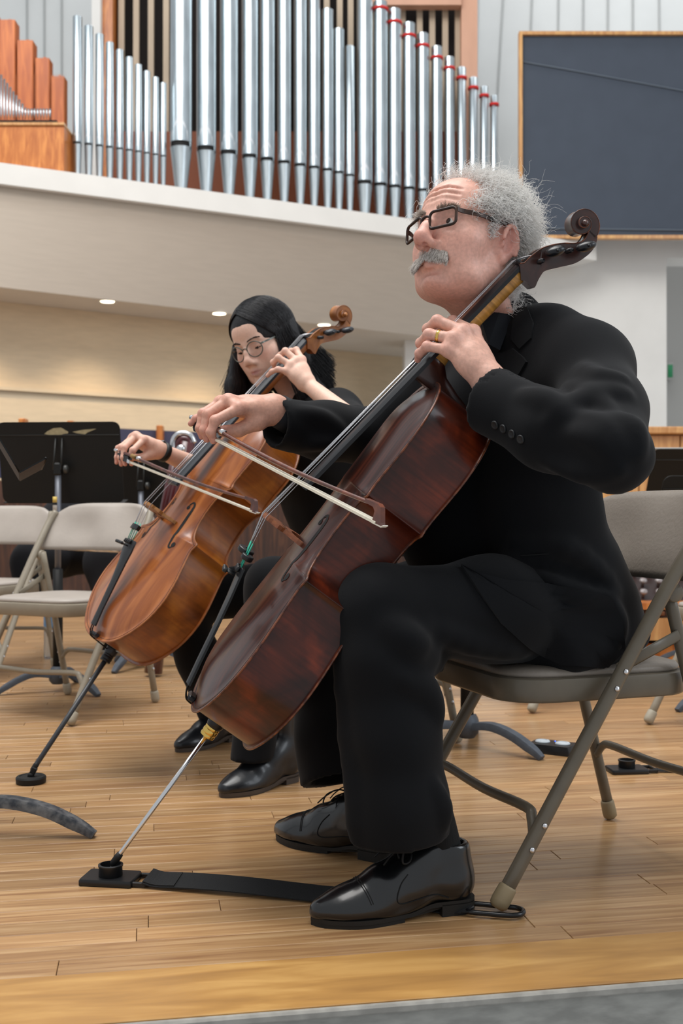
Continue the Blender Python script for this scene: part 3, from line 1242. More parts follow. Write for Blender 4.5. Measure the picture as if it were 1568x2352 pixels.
    for sx in (1, -1):
        pth = np.array([(sx * (w - .0003), EYE[0] + (o_ - .0009) * math.sin(q), EYE[1] - (o_ - .0009) * math.cos(q)) for q, o_, w in zip(th, ro, hw_)])
        obj('volute_edge', tube(pth, .0010, 5), pal['edge'], sc)
        obj('eye', lathe([(.006, -.004), (.0062, .0), (.0045, .0035), (0, .0045)], 14, base=(sx * .034, EYE[0], EYE[1]), axis=(sx, 0, 0)), pal['scroll'], sc)
    # pegs: two heads on each cheek
    for (a, z), sx in (((1.084, -.0195), 1), ((1.127, -.060), 1), ((1.059, -.013), -1), ((1.1075, -.044), -1)):
        p = obj('peg', lathe([(.0045, -.058), (.0048, .0), (.0055, .020), (.0075, .023), (.0078, .027), (.0055, .030), (.0045, .034)], 12, base=(sx * .012, a, z), axis=(sx, 0, 0)), pal['ebony'], t)
        m = MB()
        e1, e2 = unit((0, .8, -.6)), unit((0, .6, .8))
        Rp = np.column_stack([(1, 0, 0), e1, e2])
        V, F = ellipsoid((sx * .056, a, z), (.0155, .0195, .0095), 18, 10, Rp)
        obj('peg_head', (V, F), pal['ebony'], p)
        obj('peg_button', ellipsoid((sx * .073, a, z), (.003, .003, .003), 8, 6), pal['ebony'], p)
    # bridge
    hb = [(0, .113), (.012, .1115), (.021, .107), (.0265, .1005), (.026, .093), (.031, .086), (.036, .079), (.0335, .071), (.028, .065), (.031, .056), (.040, .046), (.047, .036), (.050, .0275), (.0495, .0235), (.036, .0245), (.0345, .033), (.026, .042), (.014, .047), (0, .0485)]
    hb = np.array(hb)
    poly = np.concatenate([hb, hb[1:-1][::-1] * (-1, 1)])
    br = obj('bridge', prism(poly, -.0045, .0045, ((0, .37, 0), (1, 0, 0), (0, 0, 1), (0, 1, 0))), pal['bridge'], t, smooth=False)
    for sx in (-1, 1):
        obj('kidney_cut', prism([(sx * x, z) for x, z in ((.010, .062), (.020, .060), (.022, .068), (.016, .072), (.011, .069))], -.0049, .0049, ((0, .37, 0), (1, 0, 0), (0, 0, 1), (0, 1, 0))), mat('bridge_cut', '3a2412', rough=.8), br, smooth=False)
    # strings
    ub, zb = (-.0235, -.008, .008, .0235), (.1055, .1125, .1125, .1055)
    un = (-.0105, -.0035, .0035, .0105)
    ut = (-.017, -.006, .006, .017)
    for i in range(4):
        s = obj('string', tube([(un[i], 1.037, .0235), (ub[i], .37, zb[i] + .0012), (ut[i], .262, .0855)], (.0009, .0008, .0007, .0006)[i] * 1.15, 6), pal['string'], t)
        pth = [(un[i], 1.037, .0235), (un[i] * 1.2, 1.052, .013), (un[i] * 1.0, 1.062 + .016 * i, -.004 - .012 * i)]
        obj('string_end', tube(pth, .0008, 5), pal['string'], s)
        a0, a1 = np.array((ub[i], .37, zb[i] + .0012)), np.array((ut[i], .262, .0855))
        obj('silk_wrap', tube([a0 + (a1 - a0) * .52, a1], .0013, 6), mat('turquoise_silk', '2fae92', rough=.6), s)
    # tailpiece with fine tuners, tail gut and saddle
    secs = []
    for a, z, w in ((.266, .0845, .030), (.262, .0845, .033), (.235, .078, .0325), (.205, .070, .024), (.15, .0575, .0175), (.07, .0415, .0135), (.03, .033, .0155), (.022, .0315, .015)):
        secs.append([(-w, a, z - .006), (-w, a, z - .0015), (-w * .5, a, z + .0025), (0, a, z + .0045), (w * .5, a, z + .0025), (w, a, z - .0015), (w, a, z - .006)])
    V = np.array([p for s in secs for p in s])
    F = []
    for i in range(len(secs) - 1):
        for j in range(7):
            F.append((i * 7 + j, (i + 1) * 7 + j, (i + 1) * 7 + (j + 1) % 7, i * 7 + (j + 1) % 7))
    F += [tuple(range(7)), tuple((len(secs) - 1) * 7 + j for j in range(7))[::-1]]
    tp = obj('tailpiece', (V, F), pal['tail'], t, angle=40)
    for i in range(4):
        x = ut[i]
        m = MB()
        m.add(*box((x, .258, .0895), (.006, .012, .007), None, .0015))
        m.add(*tube([(x, .245, .088), (x, .243, .105)], .0019, 6))
        m.add(*lathe([(.0042, 0), (.0046, .002), (.0046, .006), (.0036, .008)], 10, base=(x, .243, .104), axis=(0, -.15, 1)))
        obj('fine_tuner', m, pal['tuner'], tp)
    m = MB()
    for sx in (-1, 1):
        m.add(*tube(smooth_path([(sx * .006, .03, .031), (sx * .006, .012, .0265), (sx * .006, -.002, .018), (sx * .006, -.0055, .008), (sx * .0055, -.0075, -.02), (sx * .004, -.010, -.045)], 4), .0017, 6))
    obj('tail_gut', m, M_black, t)
    obj('saddle', box((0, .004, .009), (.036, .012, .016), None, .003), pal['ebony'], t, smooth=False)
    # mute hanging on the strings below the bridge
    if mute == 'disc':
        m = MB().add(*lathe([(.0150, -.005), (.0165, -.003), (.0165, .004), (.0150, .0055), (.004, .0055), (.003, .003)], 22, base=(-.012, .292, .095), axis=(.1, 1, .12)))
        m.add(*lathe([(.0105, -.005), (.012, -.003), (.012, .004), (.0105, .0055)], 18, base=(.014, .286, .088), axis=(.1, 1, .12)))
    else:
        m = MB().add(*sweep([(-.020, .300, .092), (-.009, .300, .0975), (.006, .300, .098), (.021, .300, .093)], [(-.006, -.007), (.006, -.007), (.006, .007), (-.006, .007)]))
    obj('mute', m, pal['tuner'], t, angle=40)
    # endpin collar and rod
    b0 = V3(0, -.006, -.06)
    d = unit(tip_dir)
    obj('endpin_plug', lathe([(.0175, -.004), (.0175, .008), (.0145, .016), (.0125, .018)], 20, base=b0, axis=(0, -1, 0)), pal['ebony'], t, angle=40)
    col = obj('endpin_collar', lathe([(.011, .012), (.0145, .014), (.0155, .017), (.0145, .0195), (.0155, .022), (.0155, .027), (.0145, .0295), (.0155, .032), (.0145, .036), (.009, .037)], 24, base=b0, axis=d), pal['collar'], t, angle=40)
    e = b0 + d * endpin
    obj('endpin', tube([b0 + d * .02, e - d * .03, e], [pal['pin_r'], pal['pin_r'], .0035], 12), pal['pin'], t)
    obj('endpin_tip', lathe([(.0065, -.03), (.0075, -.022), (.0072, -.008), (.003, 0)], 12, base=e, axis=d), M_rubber, t)
    return t


M_rubber = mat('black_rubber', '161616', rough=.6, spec=.4)
M_ebony = mat('ebony', '15161a', rough=.32, spec=.5, var=.15, vscale=30, stretch=(3, .4, 3))
M_ebony2 = mat('ebony_worn', '262a30', rough=.38, spec=.5, var=.2, vscale=30, stretch=(3, .4, 3))
M_steel = mat('steel_string', (.62, .62, .64), rough=.3, metal=1)
M_chrome = mat('bright_steel', (.72, .72, .73), rough=.16, metal=1)
M_gold = mat('brass_gold', (.78, .52, .14), rough=.2, metal=1)
pal1 = dict(
    top=wood('dark_varnish_top', '250d08', '4a2013', '36160d', scale=(40, 1.6, 3), grain=3, rough=.3, coat=.22, coat_rough=.1, spec=.35),
    rib=wood('dark_varnish_rib', '240a04', '66250d', '431608', scale=(5, 5, 5), grain=2.2, rough=.34, coat=.2, coat_rough=.12, spec=.35, flame=(1.0, (10, 130, 9), .72, 1.35)),
    back=wood('dark_varnish_back', '38130a', '7c3a18', '542110', scale=(9, 2, 3), grain=4, rough=.3, coat=.5, coat_rough=.12),
    purf=mat('purfling_black', '120806', rough=.6), edge=mat('worn_edge_wood', '7a4020', rough=.4, color2='3a170c', vscale=70, coat=.3),
    neck=wood('flamed_neck_maple', '9c682c', 'dfac5c', 'c48c42', scale=(6, 6, 6), grain=2, rough=.38, coat=.25, flame=(1.0, (5, 115, 5), .55, 1.25)),
    scroll=wood('dark_scroll_wood', '26100b', '4e261a', '371810', scale=(10, 10, 10), grain=2.5, rough=.3, coat=.4, coat_rough=.15),
    bridge=wood('red_bridge_maple', '6e3a20', '9a5c36', '844a2a', scale=(20, 20, 4), grain=4, rough=.45, coat=.1),
    ebony=M_ebony, tail=mat('black_tailpiece', '121316', rough=.3), tuner=mat('black_tuner', '1b1c1e', rough=.4), string=M_steel,
    collar=M_gold, pin=M_chrome, pin_r=.0046)
pal2 = dict(
    top=wood('amber_varnish_top', '6f3514', 'b06a33', '92501f', scale=(9, 1.3, 3), grain=3, rough=.32, coat=.3, coat_rough=.14, spec=.4),
    rib=wood('amber_varnish_rib', '62300c', 'a5611f', '834512', scale=(5, 5, 5), grain=1.6, rough=.38, coat=.2, coat_rough=.16, spec=.4, flame=(1.0, (8, 120, 8), .82, 1.15)),
    back=wood('amber_varnish_back', '6a300f', 'a05a22', '85451a', scale=(6, 3, 3), grain=3, rough=.35, coat=.4),
    purf=mat('purfling_black', '120806', rough=.6), edge=mat('worn_amber_edge', '8a5226', rough=.45, var=.3, vscale=60),
    neck=wood('amber_neck', '7a4318', 'b57030', '955524', scale=(6, 6, 6), grain=2, rough=.4, coat=.2),
    scroll=wood('amber_scroll', '80481c', 'ba7838', '9c5f2a', scale=(10, 10, 10), grain=2.5, rough=.36, coat=.3),
    bridge=wood('tan_bridge_maple', '7e5226', 'ae7c45', '966534', scale=(20, 20, 4), grain=4, rough=.45, coat=.1),
    ebony=M_ebony2, tail=mat('carbon_tailpiece', '2b2c2f', rough=.45), tuner=mat('black_tuner', '1b1c1e', rough=.4), string=M_steel,
    collar=mat('black_collar', '17181a', rough=.35), pin=mat('carbon_rod', '34363a', rough=.4), pin_r=.0068)


def frame_matrix(O, R, s=1.0):
    m = Matrix.Identity(4)
    for i in range(3):
        for j in range(3):
            m[i][j] = float(R[i][j] * s)
        m[i][3] = float(O[i])
    return m


def ortho(R):
    R = np.array(R, float)
    a = unit(R[:, 1])
    n = R[:, 2] - a * (a @ R[:, 2])
    n = unit(n)
    return np.column_stack([np.cross(a, n), a, n])


def spin(R, deg):
    """turn the instrument about its long axis"""
    c, s = math.cos(math.radians(deg)), math.sin(math.radians(deg))
    return R @ np.array([[c, 0, s], [0, 1, 0], [-s, 0, c]])


C1_O = V3(-.2780, 2.0600, .3440)
C1_R = spin(ortho([[.061, .6045, -.7945], [-.9944, -.041, -.1045], [-.090, .7956, .598]]), 3.5)
C2_O = V3(-.6621, 2.9442, .3682)
C2_R = ortho([[.5319, .5428, -.65], [-.8372, .2219, -.4998], [-.1271, .81, .5725]])


def pin_to(O, R, tip):
    """direction and length, in instrument axes, from the endpin hole to a floor point"""
    v = R.T @ (np.asarray(tip) - O) - V3(0, -.006, -.06)
    return v, float(np.linalg.norm(v))


tip1 = G(256, 1988, .028)
CS1 = .982
v1, l1 = pin_to(C1_O, C1_R, tip1)
v1, l1 = pin_to(V3(0, 0, 0), np.eye(3), C1_R.T @ (tip1 - C1_O) / CS1)
cello1 = make_cello('cello', 'dark red-brown cello with a gold endpin collar held by the white-haired man', 'cello', frame_matrix(C1_O, C1_R, CS1), pal1, l1, v1, 'disc')
tip2 = G(72, 1774, .026)
v2, l2 = pin_to(C2_O, C2_R, tip2)
cello2 = make_cello('cello', 'amber-brown cello with a black endpin held by the dark-haired woman', 'cello', frame_matrix(C2_O, C2_R), pal2, l2, v2, 'bar')


def make_bow(label, A, B, pal, hair_w=.011, down=None):
    """bow from screw end A to tip B; hair hangs on the down side"""
    A, B = np.asarray(A, float), np.asarray(B, float)
    d = unit(B - A)
    L = float(np.linalg.norm(B - A))
    s = np.asarray(down if down is not None else (0, 0, -1), float)
    s = unit(s - d * (s @ d))
    w = np.cross(d, s)
    t = thing('cello_bow', label, 'bow', A)
    q = lambda x, y=0.0, z=0.0: A + d * x + s * y + w * z
    xs_ = np.linspace(.018, L - .012, 24)
    camb = lambda x: .009 * math.sin(math.pi * min(1, max(0, (x - .1) / (L - .1))))
    pth = [q(x, camb(x)) for x in xs_]
    obj('stick', tube(pth, np.interp(xs_, [0, .1, L * .5, L], [.0052, .0052, .0047, .0033]), 10), pal['stick'], t, world=True)
    obj('screw', lathe([(.0035, 0), (.0052, .001), (.0056, .006), (.0048, .008), (.0056, .010), (.0056, .017), (.0045, .02)], 14, base=A, axis=d), M_chrome, t, world=True)
    fr = prism([(.028, .004), (.090, .004), (.092, .010), (.088, .021), (.032, .023), (.026, .016)], -.0065, .0065, (A, d, s, w))
    f_ = obj('frog', fr, M_ebony, t, world=True, smooth=False)
    m = MB()
    for z in (-.0068, .0068):
        m.add(*lathe([(.0042, -.0003), (.0042, .0003)], 14, base=q(.055, .013, z), axis=w))
    obj('pearl_eye', m, mat('pearl', 'e6e2dc', rough=.25), f_, world=True)
    obj('ferrule', prism([(.086, .0115), (.100, .0125), (.100, .0225), (.086, .0225)], -.007, .007, (A, d, s, w)), M_chrome, f_, world=True, smooth=False)
    obj('grip', tube([q(.100), q(.125)], .0068, 12), pal['grip'], t, world=True)
    obj('winding', tube([q(.125), q(.150)], .0060, 12), M_chrome, t, world=True)
    # hair ribbon
    hp = [q(x, y) for x, y in ((.094, .0195), (L * .5, .0225), (L - .012, .0275))]
    obj('hair_ribbon', sweep(hp, [(-.0022, -hair_w / 2), (.0022, -hair_w / 2), (.0022, hair_w / 2), (-.0022, hair_w / 2)], up=s), mat('bow_hair', 'e9e2cf', rough=.6, var=.08, vscale=200, stretch=(1, 1, 1)), t, world=True, smooth=False)
    # head: raked wedge with its pale tip plate
    hd = [(L - .050, -.0028), (L - .014, -.0035), (L - .006, .000), (L + .001, .024), (L + .003, .0285), (L - .0225, .0285), (L - .0215, .0225), (L - .020, .010), (L - .026, .0045), (L - .05, .0035)]
    obj('head', prism(hd, -.0046, .0046, (A, d, s, w)), pal['stick'], t, world=True, smooth=False)
    obj('tip_plate', prism([(L - .023, .0285), (L + .0035, .0285), (L + .008, .0255), (L + .009, .0268), (L + .004, .0305), (L - .023, .0305)], -.0052, .0052, (A, d, s, w)), mat('bone_plate', 'ddd6c8', rough=.4), t, world=True, smooth=False)
    return t, q


palb1 = dict(stick=wood('pernambuco', '4a2114', '7d4128', '64301d', scale=(6, 6, 6), grain=6, rough=.3, coat=.4), grip=mat('grey_leather_grip', '55504c', rough=.6))
palb2 = dict(stick=wood('dark_pernambuco', '3c1d16', '6d3a2a', '54291d', scale=(6, 6, 6), grain=6, rough=.35, coat=.3), grip=mat('tan_leather_grip', '8d6f3c', rough=.55))
B1_A, B1_B = P(438, 958, 2.285), P(884, 1168, 1.735)
bow1, bow1_q = make_bow('brown cello bow in the right hand of the white-haired man', B1_A, B1_B, palb1, .012)
B2_A, B2_B = P(264, 1033, 3.20), P(592, 1152, 2.67)
bow2, bow2_q = make_bow('dark cello bow in the right hand of the dark-haired woman', B2_A, B2_B, palb2, .010)
# ================================================================== folding chairs (local x forward, y to the sitter's left)
M_ch1 = mat('olive_grey_enamel', '645c4f', rough=.35, spec=.5, var=.06, vscale=30, rvar=.05)
M_ch2 = mat('pale_taupe_enamel', '8f8676', rough=.4, var=.05, vscale=30)
M_vin1 = mat('grey_brown_vinyl', '80776d', rough=.45, var=.06, vscale=9, bump=.5, bscale=130, bdist=.0015)
M_vin2 = mat('pale_grey_vinyl', 'aba299', rough=.45, var=.06, vscale=9, bump=.2, bscale=90)
M_cap = mat('beige_rubber_cap', '8a7b5f', rough=.55)
M_cap2 = mat('pale_rubber_cap', 'a39b8a', rough=.55)


def rr_poly(hx, hy, r, n=6):
    """rounded rectangle"""
    q = []
    for cx, cy, a0 in ((hx - r, hy - r, 0), (-hx + r, hy - r, 90), (-hx + r, -hy + r, 180), (hx - r, -hy + r, 270)):
        for a in np.linspace(a0, a0 + 90, n):
            q.append((cx + r * math.cos(math.radians(a)), cy + r * math.sin(math.radians(a))))
    return np.array(q)


def rings_mesh(rings):
    n = len(rings[0])
    V = np.concatenate(rings)
    F = []
    for i in range(len(rings) - 1):
        for j in range(n):
            k = (j + 1) % n
            F.append((i * n + j, i * n + k, (i + 1) * n + k, (i + 1) * n + j))
    F += [tuple(range(n))[::-1], tuple((len(rings) - 1) * n + j for j in range(n))]
    return V, F


def chair_matrix(x, y, t):
    return Matrix(((math.cos(t), -math.sin(t), 0, x), (math.sin(t), math.cos(t), 0, y), (0, 0, 1, 0), (0, 0, 0, 1)))


def make_chair(label, x, y, t, enamel, vinyl, cap, group='folding chairs on the stage', dent=0.0):
    c = thing('folding_chair', label, 'chair', M=chair_matrix(x, y, t), group=group)
    r = .0132
    for sg in (1, -1):
        u = .232 * sg
        pth = smooth_path([(.257, u, .014), (.10, u, .262), (-.06, u, .512), (-.122, u, .605), (-.172, u, .675), (-.200, u * .96, .715)], 5)
        lg = obj('front_leg', tube(pth, r, 12), enamel, c)
        d = unit(np.array((.257, u, .014)) - np.array((.10, u, .262)))
        obj('rubber_cap', lathe([(.0145, -.034), (.0165, -.030), (.0175, -.006), (.0165, .004), (.010, .0095)], 14, base=(.257, u, .014), axis=d), cap, lg)
        for z in (.41, .38, .145, .105):
            v = .257 - .633 * (z - .014)
            obj('rivet', lathe([(.0055, 0), (.005, .0022), (.0025, .0035), (0, .0038)], 10, base=(v, u + sg * .0125, z), axis=(0, sg, 0)), M_steel, lg)
        u2 = .208 * sg
        pth = [(-.108, u2, .560), (-.166, u2, .35), (-.252, u2, .016)]
        lg = obj('rear_leg', tube(smooth_path(pth, 4), .0122, 12), enamel, c)
        obj('rubber_cap', lathe([(.0135, -.034), (.0152, -.030), (.0160, -.006), (.0152, .004), (.009, .0095)], 14, base=(-.252, u2, .012), axis=(-.25, 0, -1)), cap, lg)
        for z in (.17, .13):
            obj('rivet', lathe([(.0055, 0), (.005, .0022), (.0025, .0035), (0, .0038)], 10, base=(-.252 + .257 * (z - .016), u2 + sg * .0118, z), axis=(0, sg, 0)), M_steel, lg)
        # flat folding link from the front leg to the rear leg
        a, b = V3(.257 - .633 * .40, u - sg * .016, .412), V3(-.128, u2 + sg * .010, .470)
        obj('folding_link', tube([a, b], .011, 8, True, up=(0, 1, 0), flat=.22), enamel, c)
        obj('pivot', lathe([(.016, -.010), (.018, -.008), (.018, .008), (.016, .010)], 16, base=(-.112, u - sg * .012, .55), axis=(0, 1, 0)), enamel, c)
    # cross bars with bent ends
    z = .162
    v = .257 - .633 * (.12 - .014)
    obj('front_crossbar', tube(smooth_path([(v - .004, .228, .112), (v - .012, .205, .150), (v - .016, .175, z), (v - .016, 0, z - .006), (v - .016, -.175, z), (v - .012, -.205, .150), (v - .004, -.228, .112)], 5), .0098, 10), enamel, c)
    v = -.252 + .257 * .15
    obj('rear_crossbar', tube(smooth_path([(v, .205, .150), (v - .006, .185, .176), (v - .008, .15, .182), (v - .008, 0, .178), (v - .008, -.15, .182), (v - .006, -.185, .176), (v, -.205, .150)], 5), .0090, 10), enamel, c)
    # seat pan with rolled edge and a vinyl cushion
    base = rr_poly(.205, .203, .085, 7)
    base[:, 0] += .012
    def ring(k, zz, dx=0.0):
        q = base.copy()
        q[:, 0] = (q[:, 0] - .012) * (1 - k / .205) + .012
        q[:, 1] *= (1 - k / .203)
        return np.c_[q, np.full(len(q), zz)]
    obj('seat_pan', rings_mesh([ring(.012, .352), ring(.003, .353), ring(0, .357), ring(0, .388), ring(.002, .395), ring(.010, .398)]), enamel, c, angle=50)
    obj('seat_cushion', rings_mesh([ring(.010, .398), ring(.008, .403), ring(.012, .410), ring(.03, .415), ring(.09, .418), ring(.16, .416)]), vinyl, c)
    # padded back: wide, rounded upper corners, hollowed to the sitter
    nu, nv = 25, 12
    fr, bk = [], []
    for i in range(nu):
        s = -1 + 2 * i / (nu - 1)
        for j in range(nv):
            q = j / (nv - 1)
            zz = .570 + .178 * q
            top = max(0.0, (q - .45) / .55)
            hw = .250 - .075 * top ** 2.4 + .006 * (1 - q)
            drop = .012 * abs(s) ** 4 * q
            y_ = hw * s
            x_ = -.138 - .078 * q - .022 * (1 - s * s)
            edge = min(1, 4 * min(q, 1 - q) + .15) * min(1, 6 * (1 - abs(s)) + .15)
            puff = .011 * edge ** .5
            dn = dent * math.exp(-((s + .25) ** 2) / .08 - ((q - .45) ** 2) / .15) * .016 - dent * .006 * math.sin(5 * s + 3 * q)
            fr.append((x_ + puff - dn, y_, zz - drop))
            bk.append((x_ - puff - .004, y_, zz - drop))
    V = np.array(fr + bk)
    N = nu * nv
    F = [tuple(q[::-1]) for q in grid_faces(nu, nv)] + [tuple(i + N for i in q) for q in grid_faces(nu, nv)]
    rim = [i * nv for i in range(nu)] + [(nu - 1) * nv + j for j in range(1, nv)] + [i * nv + nv - 1 for i in range(nu - 2, -1, -1)] + [j for j in range(nv - 2, 0, -1)]
    for a, b in zip(rim, rim[1:] + rim[:1]):
        F.append((a, b, b + N, a + N))
    obj('backrest', (V, F), vinyl, c)
    return c


CH1 = (.444, 2.217, 3.474)
make_chair('olive grey folding chair under the white-haired man', *CH1, M_ch1, M_vin1, M_cap, dent=.5)
make_chair('empty pale grey folding chair with a dented back left of the amber cello', -.994, 3.945, 4.26, M_ch2, M_vin2, M_cap2, dent=1.0)
make_chair('pale folding chair cut by the left edge, partly behind the dented one', -1.60, 4.86, 4.42, M_ch2, M_vin2, M_cap2)
make_chair('folding chair the dark-haired woman sits on', .03, 3.37, 3.75, M_ch2, M_vin2, M_cap2)
make_chair('empty folding chair far behind the legs of the white-haired man', .70, 4.20, 3.9, M_ch2, M_vin2, M_cap2)
make_chair('folding chair cut by the right edge behind the floor anchor', 1.36, 3.55, 3.6, M_ch2, M_vin2, M_cap2)

# ================================================================== music stands
M_stand = mat('black_stand_enamel', '131312', rough=.55, spec=.35, var=.1, vscale=10)
M_base = mat('slate_stand_casting', '4a5059', rough=.55, var=.2, vscale=40, bump=.2, bscale=150)
M_base2 = mat('chipped_dark_casting', '2f343c', rough=.5, color2='6e6f70', vscale=45, bump=.3, bscale=90)


def make_stand(label, x, y, az, feet_az, zdesk, tilt, base_m, pole_r=.0125, w=.50, h=.33, patch=False, reach=.235, yaw_off=0.0, split=None):
    """az: direction the desk faces (its player); feet_az: direction of one foot"""
    t = thing('music_stand', label, 'music stand', (x, y, 0), 'black music stands')
    for k in range(3):
        a = feet_az + k * 2 * math.pi / 3
        d = V3(math.cos(a), math.sin(a), 0)
        pth = smooth_path([d * .02 + V3(0, 0, .066), d * .09 + V3(0, 0, .074), d * (reach * .62) + V3(0, 0, .058), d * (reach * .87) + V3(0, 0, .027), d * reach + V3(0, 0, .006)], 5)
        pr = [(.011, -.015), (.011, .015), (.004, .019), (-.011, .019), (-.011, -.019), (.004, -.019)]
        sc = np.interp(np.linspace(0, 1, len(pth)), [0, .7, 1], [1.0, .95, .62])
        obj('foot', sweep(pth, pr, up=(0, 0, 1), scale=np.c_[sc, sc]), base_m, t, angle=50)
    obj('hub', lathe([(.022, .03), (.034, .045), (.036, .072), (.028, .092), (.020, .10)], 16), base_m, t, angle=40)
    f = V3(math.cos(az), math.sin(az), 0)
    l = V3(-f[1], f[0], 0)
    up = unit(V3(0, 0, math.cos(tilt)) - f * math.sin(tilt))      # leans away from the player
    n = np.cross(l, up)
    n = n if n @ f > 0 else -n
    zp = zdesk - .02
    obj('lower_pole', tube([(0, 0, .09), (0, 0, zp * .55)], pole_r * 1.25, 12), M_stand, t)
    obj('upper_pole', tube([(0, 0, zp * .5), (0, 0, zp)], pole_r * .8, 12), mat('grey_inner_pole', '6d7078', rough=.4, metal=.4), t)
    kn = obj('tilt_head', box((0, 0, zp), (.03, .04, .05), None, .006), M_stand, t, smooth=False)
    obj('clamp_knob', lathe([(.006, 0), (.017, .004), (.017, .014), (.012, .018)], 14, base=l * -.022 + V3(0, 0, zp), axis=-l), mat('dull_knob', '4a4a48', rough=.4, metal=.5), kn)
    o = V3(0, 0, zdesk) + n * .035
    dk = obj('desk', prism(rr_poly(w / 2, h / 2, .028, 5), -.0015, .0015, (o, l, up, n)), M_stand, t, smooth=False)
    sh = prism([(-w / 2, 0), (w / 2, 0), (w / 2, .058), (-w / 2, .058)], -.0015, .0015, (o - up * h / 2, l, n, up))
    obj('shelf', sh, M_stand, t, smooth=False)
    obj('shelf_lip', tube([o - up * h / 2 + n * .058 + l * (-w / 2), o - up * h / 2 + n * .058 + l * (w / 2)], .003, 6), M_stand, t)
    obj('fold_line', tube([o + up * h * .34 - n * .002 - l * w / 2 * .98, o + up * h * .34 - n * .002 + l * w / 2 * .98], .0022, 5), mat('stand_edge_sheen', '2a2a28', rough=.4), dk)
    for s in (-1, 1):
        obj('back_strut', tube([o + up * h * .30 + l * .013 * s - n * .004, V3(0, 0, zp) + l * .016 * s - n * .012], .0034, 6), mat('stand_edge_sheen', '2a2a28', rough=.4), t)
    if patch:
        e = lambda a_, b_: (a_, b_)
        for q in ([(-.04, .125), (-.012, .142), (.02, .140), (.045, .128), (.058, .117), (.03, .112), (.0, .110), (-.02, .117), (-.038, .119)], [(-.058, .125), (-.10, .133), (-.155, .137), (-.118, .122), (-.108, .115), (-.075, .119)]):
            obj('tape_remnant', prism([(a_, b_) for a_, b_ in q], -.0022, -.0012, (o - n * .0008, l, up, n)), mat('old_tape', 'a79c7b', rough=.8, var=.15, vscale=60), dk, smooth=False)
    return t, o, l, up, n


make_stand('black music stand with torn tape on its desk behind the pale chairs', -1.13, 4.34, math.radians(86), math.radians(205), .905, .22, M_base, patch=True, pole_r=.016)
make_stand('chipped music stand at the left edge, only a foot and desk corner show', -.82, 2.378, math.radians(16.4), math.radians(-4.4), .907, .52, M_base2, reach=.287)
make_stand('music stand behind the legs of the white-haired man', .378, 3.28, math.radians(-30), math.radians(-42), .82, .3, M_base, pole_r=.016, reach=.26)
make_stand('nearer music stand at the right edge behind the grey chair', 1.42, 3.98, math.radians(100), math.radians(205), .68, .5, M_base, reach=.25, w=.56)
make_stand('farther music stand with a pale sheet on top at the right edge', 1.66, 5.0, math.radians(95), math.radians(20), .84, .45, M_base)
make_stand('black music stand half hidden behind the amber cello', -.93, 5.05, math.radians(80), math.radians(250), .86, .25, M_base, pole_r=.016)
t = thing('sheet_music', 'pale sheet lying along the top of the farther right stand', 'sheet music', P(1520, 1030, 5.0))
obj('sheet', box((.02, .06, 0), (.42, .16, .006), None, .001), mat('paper', 'c9c8c2', rough=.8), t, smooth=False)

# ================================================================== floor fittings near the players
M_blackplastic = mat('black_plastic', '18191b', rough=.38, spec=.5)
M_web = mat('black_webbing', '131416', rough=.75, bump=.8, bscale=420, stretch=(1, 3, 1), bdist=.002)


def anchor(label, c, az, group):
    t = thing('endpin_anchor', label, 'endpin anchor', (c[0], c[1], 0), group)
    t.rotation_euler = (0, 0, az)
    obj('base_plate', rings_mesh([np.c_[rr_poly(.052 * k, .034 * k, .005 * k, 3), np.full(12, z)] for k, z in ((.97, 0), (1, .002), (1, .009), (.96, .0125), (.5, .0125))]), M_blackplastic, t, angle=40)
    obj('cup', lathe([(.021, .012), (.0225, .014), (.022, .028), (.0235, .030), (.0235, .033), (.0195, .034), (.0185, .022), (.004, .018)], 24), M_blackplastic, t, angle=40)
    m = MB()
    for y in (-.026, .026):
        m.add(*box((.064, y, .006), (.026, .006, .010), None, .002))
    m.add(*box((.075, 0, .006), (.006, .058, .010), None, .002))
    obj('strap_slot', m, M_blackplastic, t, smooth=False)
    return t


strap_end = G(1083, 2078, .012)
az1 = math.atan2(strap_end[1] - tip1[1], strap_end[0] - tip1[0])
anchor('black endpin anchor under the chrome endpin of the dark cello', tip1 + V3(.0, -.004, 0), az1 + .10, 'endpin anchors')
pth = [np.array((tip1[0], tip1[1], 0)) + V3(math.cos(az1), math.sin(az1), 0) * .074 + V3(0, -.002, .010)]
end = np.array((strap_end[0], strap_end[1], .009))
for f_ in np.linspace(.04, 1, 16):
    p = pth[0] * (1 - f_) + end * f_
    p[2] = .0035 + .007 * abs(math.sin(f_ * 5.5)) * (1 - f_) + (.006 if f_ > .97 else 0)
    pth.append(p)
t = thing('anchor_strap', 'long black webbing strap running from the anchor to the chair foot', 'strap', (pth[0][0], pth[0][1], 0))
obj('webbing', sweep(smooth_path(pth, 3), [(.011, -.025), (.013, -.025), (.001, .025), (-.001, .025)], up=(0, 0, 1)), M_web, t, world=True, smooth=False)
obj('stitched_fold', sweep(smooth_path(pth[:3], 3), [(.011, -.023), (.014, -.023), (.004, .023), (.001, .023)], up=(0, 0, 1)), M_web, t, world=True, smooth=False)
cf = G(1150, 2082, 0)
dq = unit(V3(math.cos(az1), math.sin(az1), 0))
dl = V3(-dq[1], dq[0], 0)
lp = [end + dl * .020 + dq * -.004, end + dl * .020 + dq * .055, end + dl * .017 + dq * .078, end + dl * .006 + dq * .088, end - dl * .010 + dq * .086, end - dl * .021 + dq * .07, end - dl * .022 + dq * .03, end - dl * .020 + dq * -.004, end]
lp = [np.array((p[0], p[1], .008)) for p in lp]
obj('ring_loop', tube(smooth_path(lp, 5, True), .0048, 8, False), mat('black_ring', '101114', rough=.22), t, world=True)

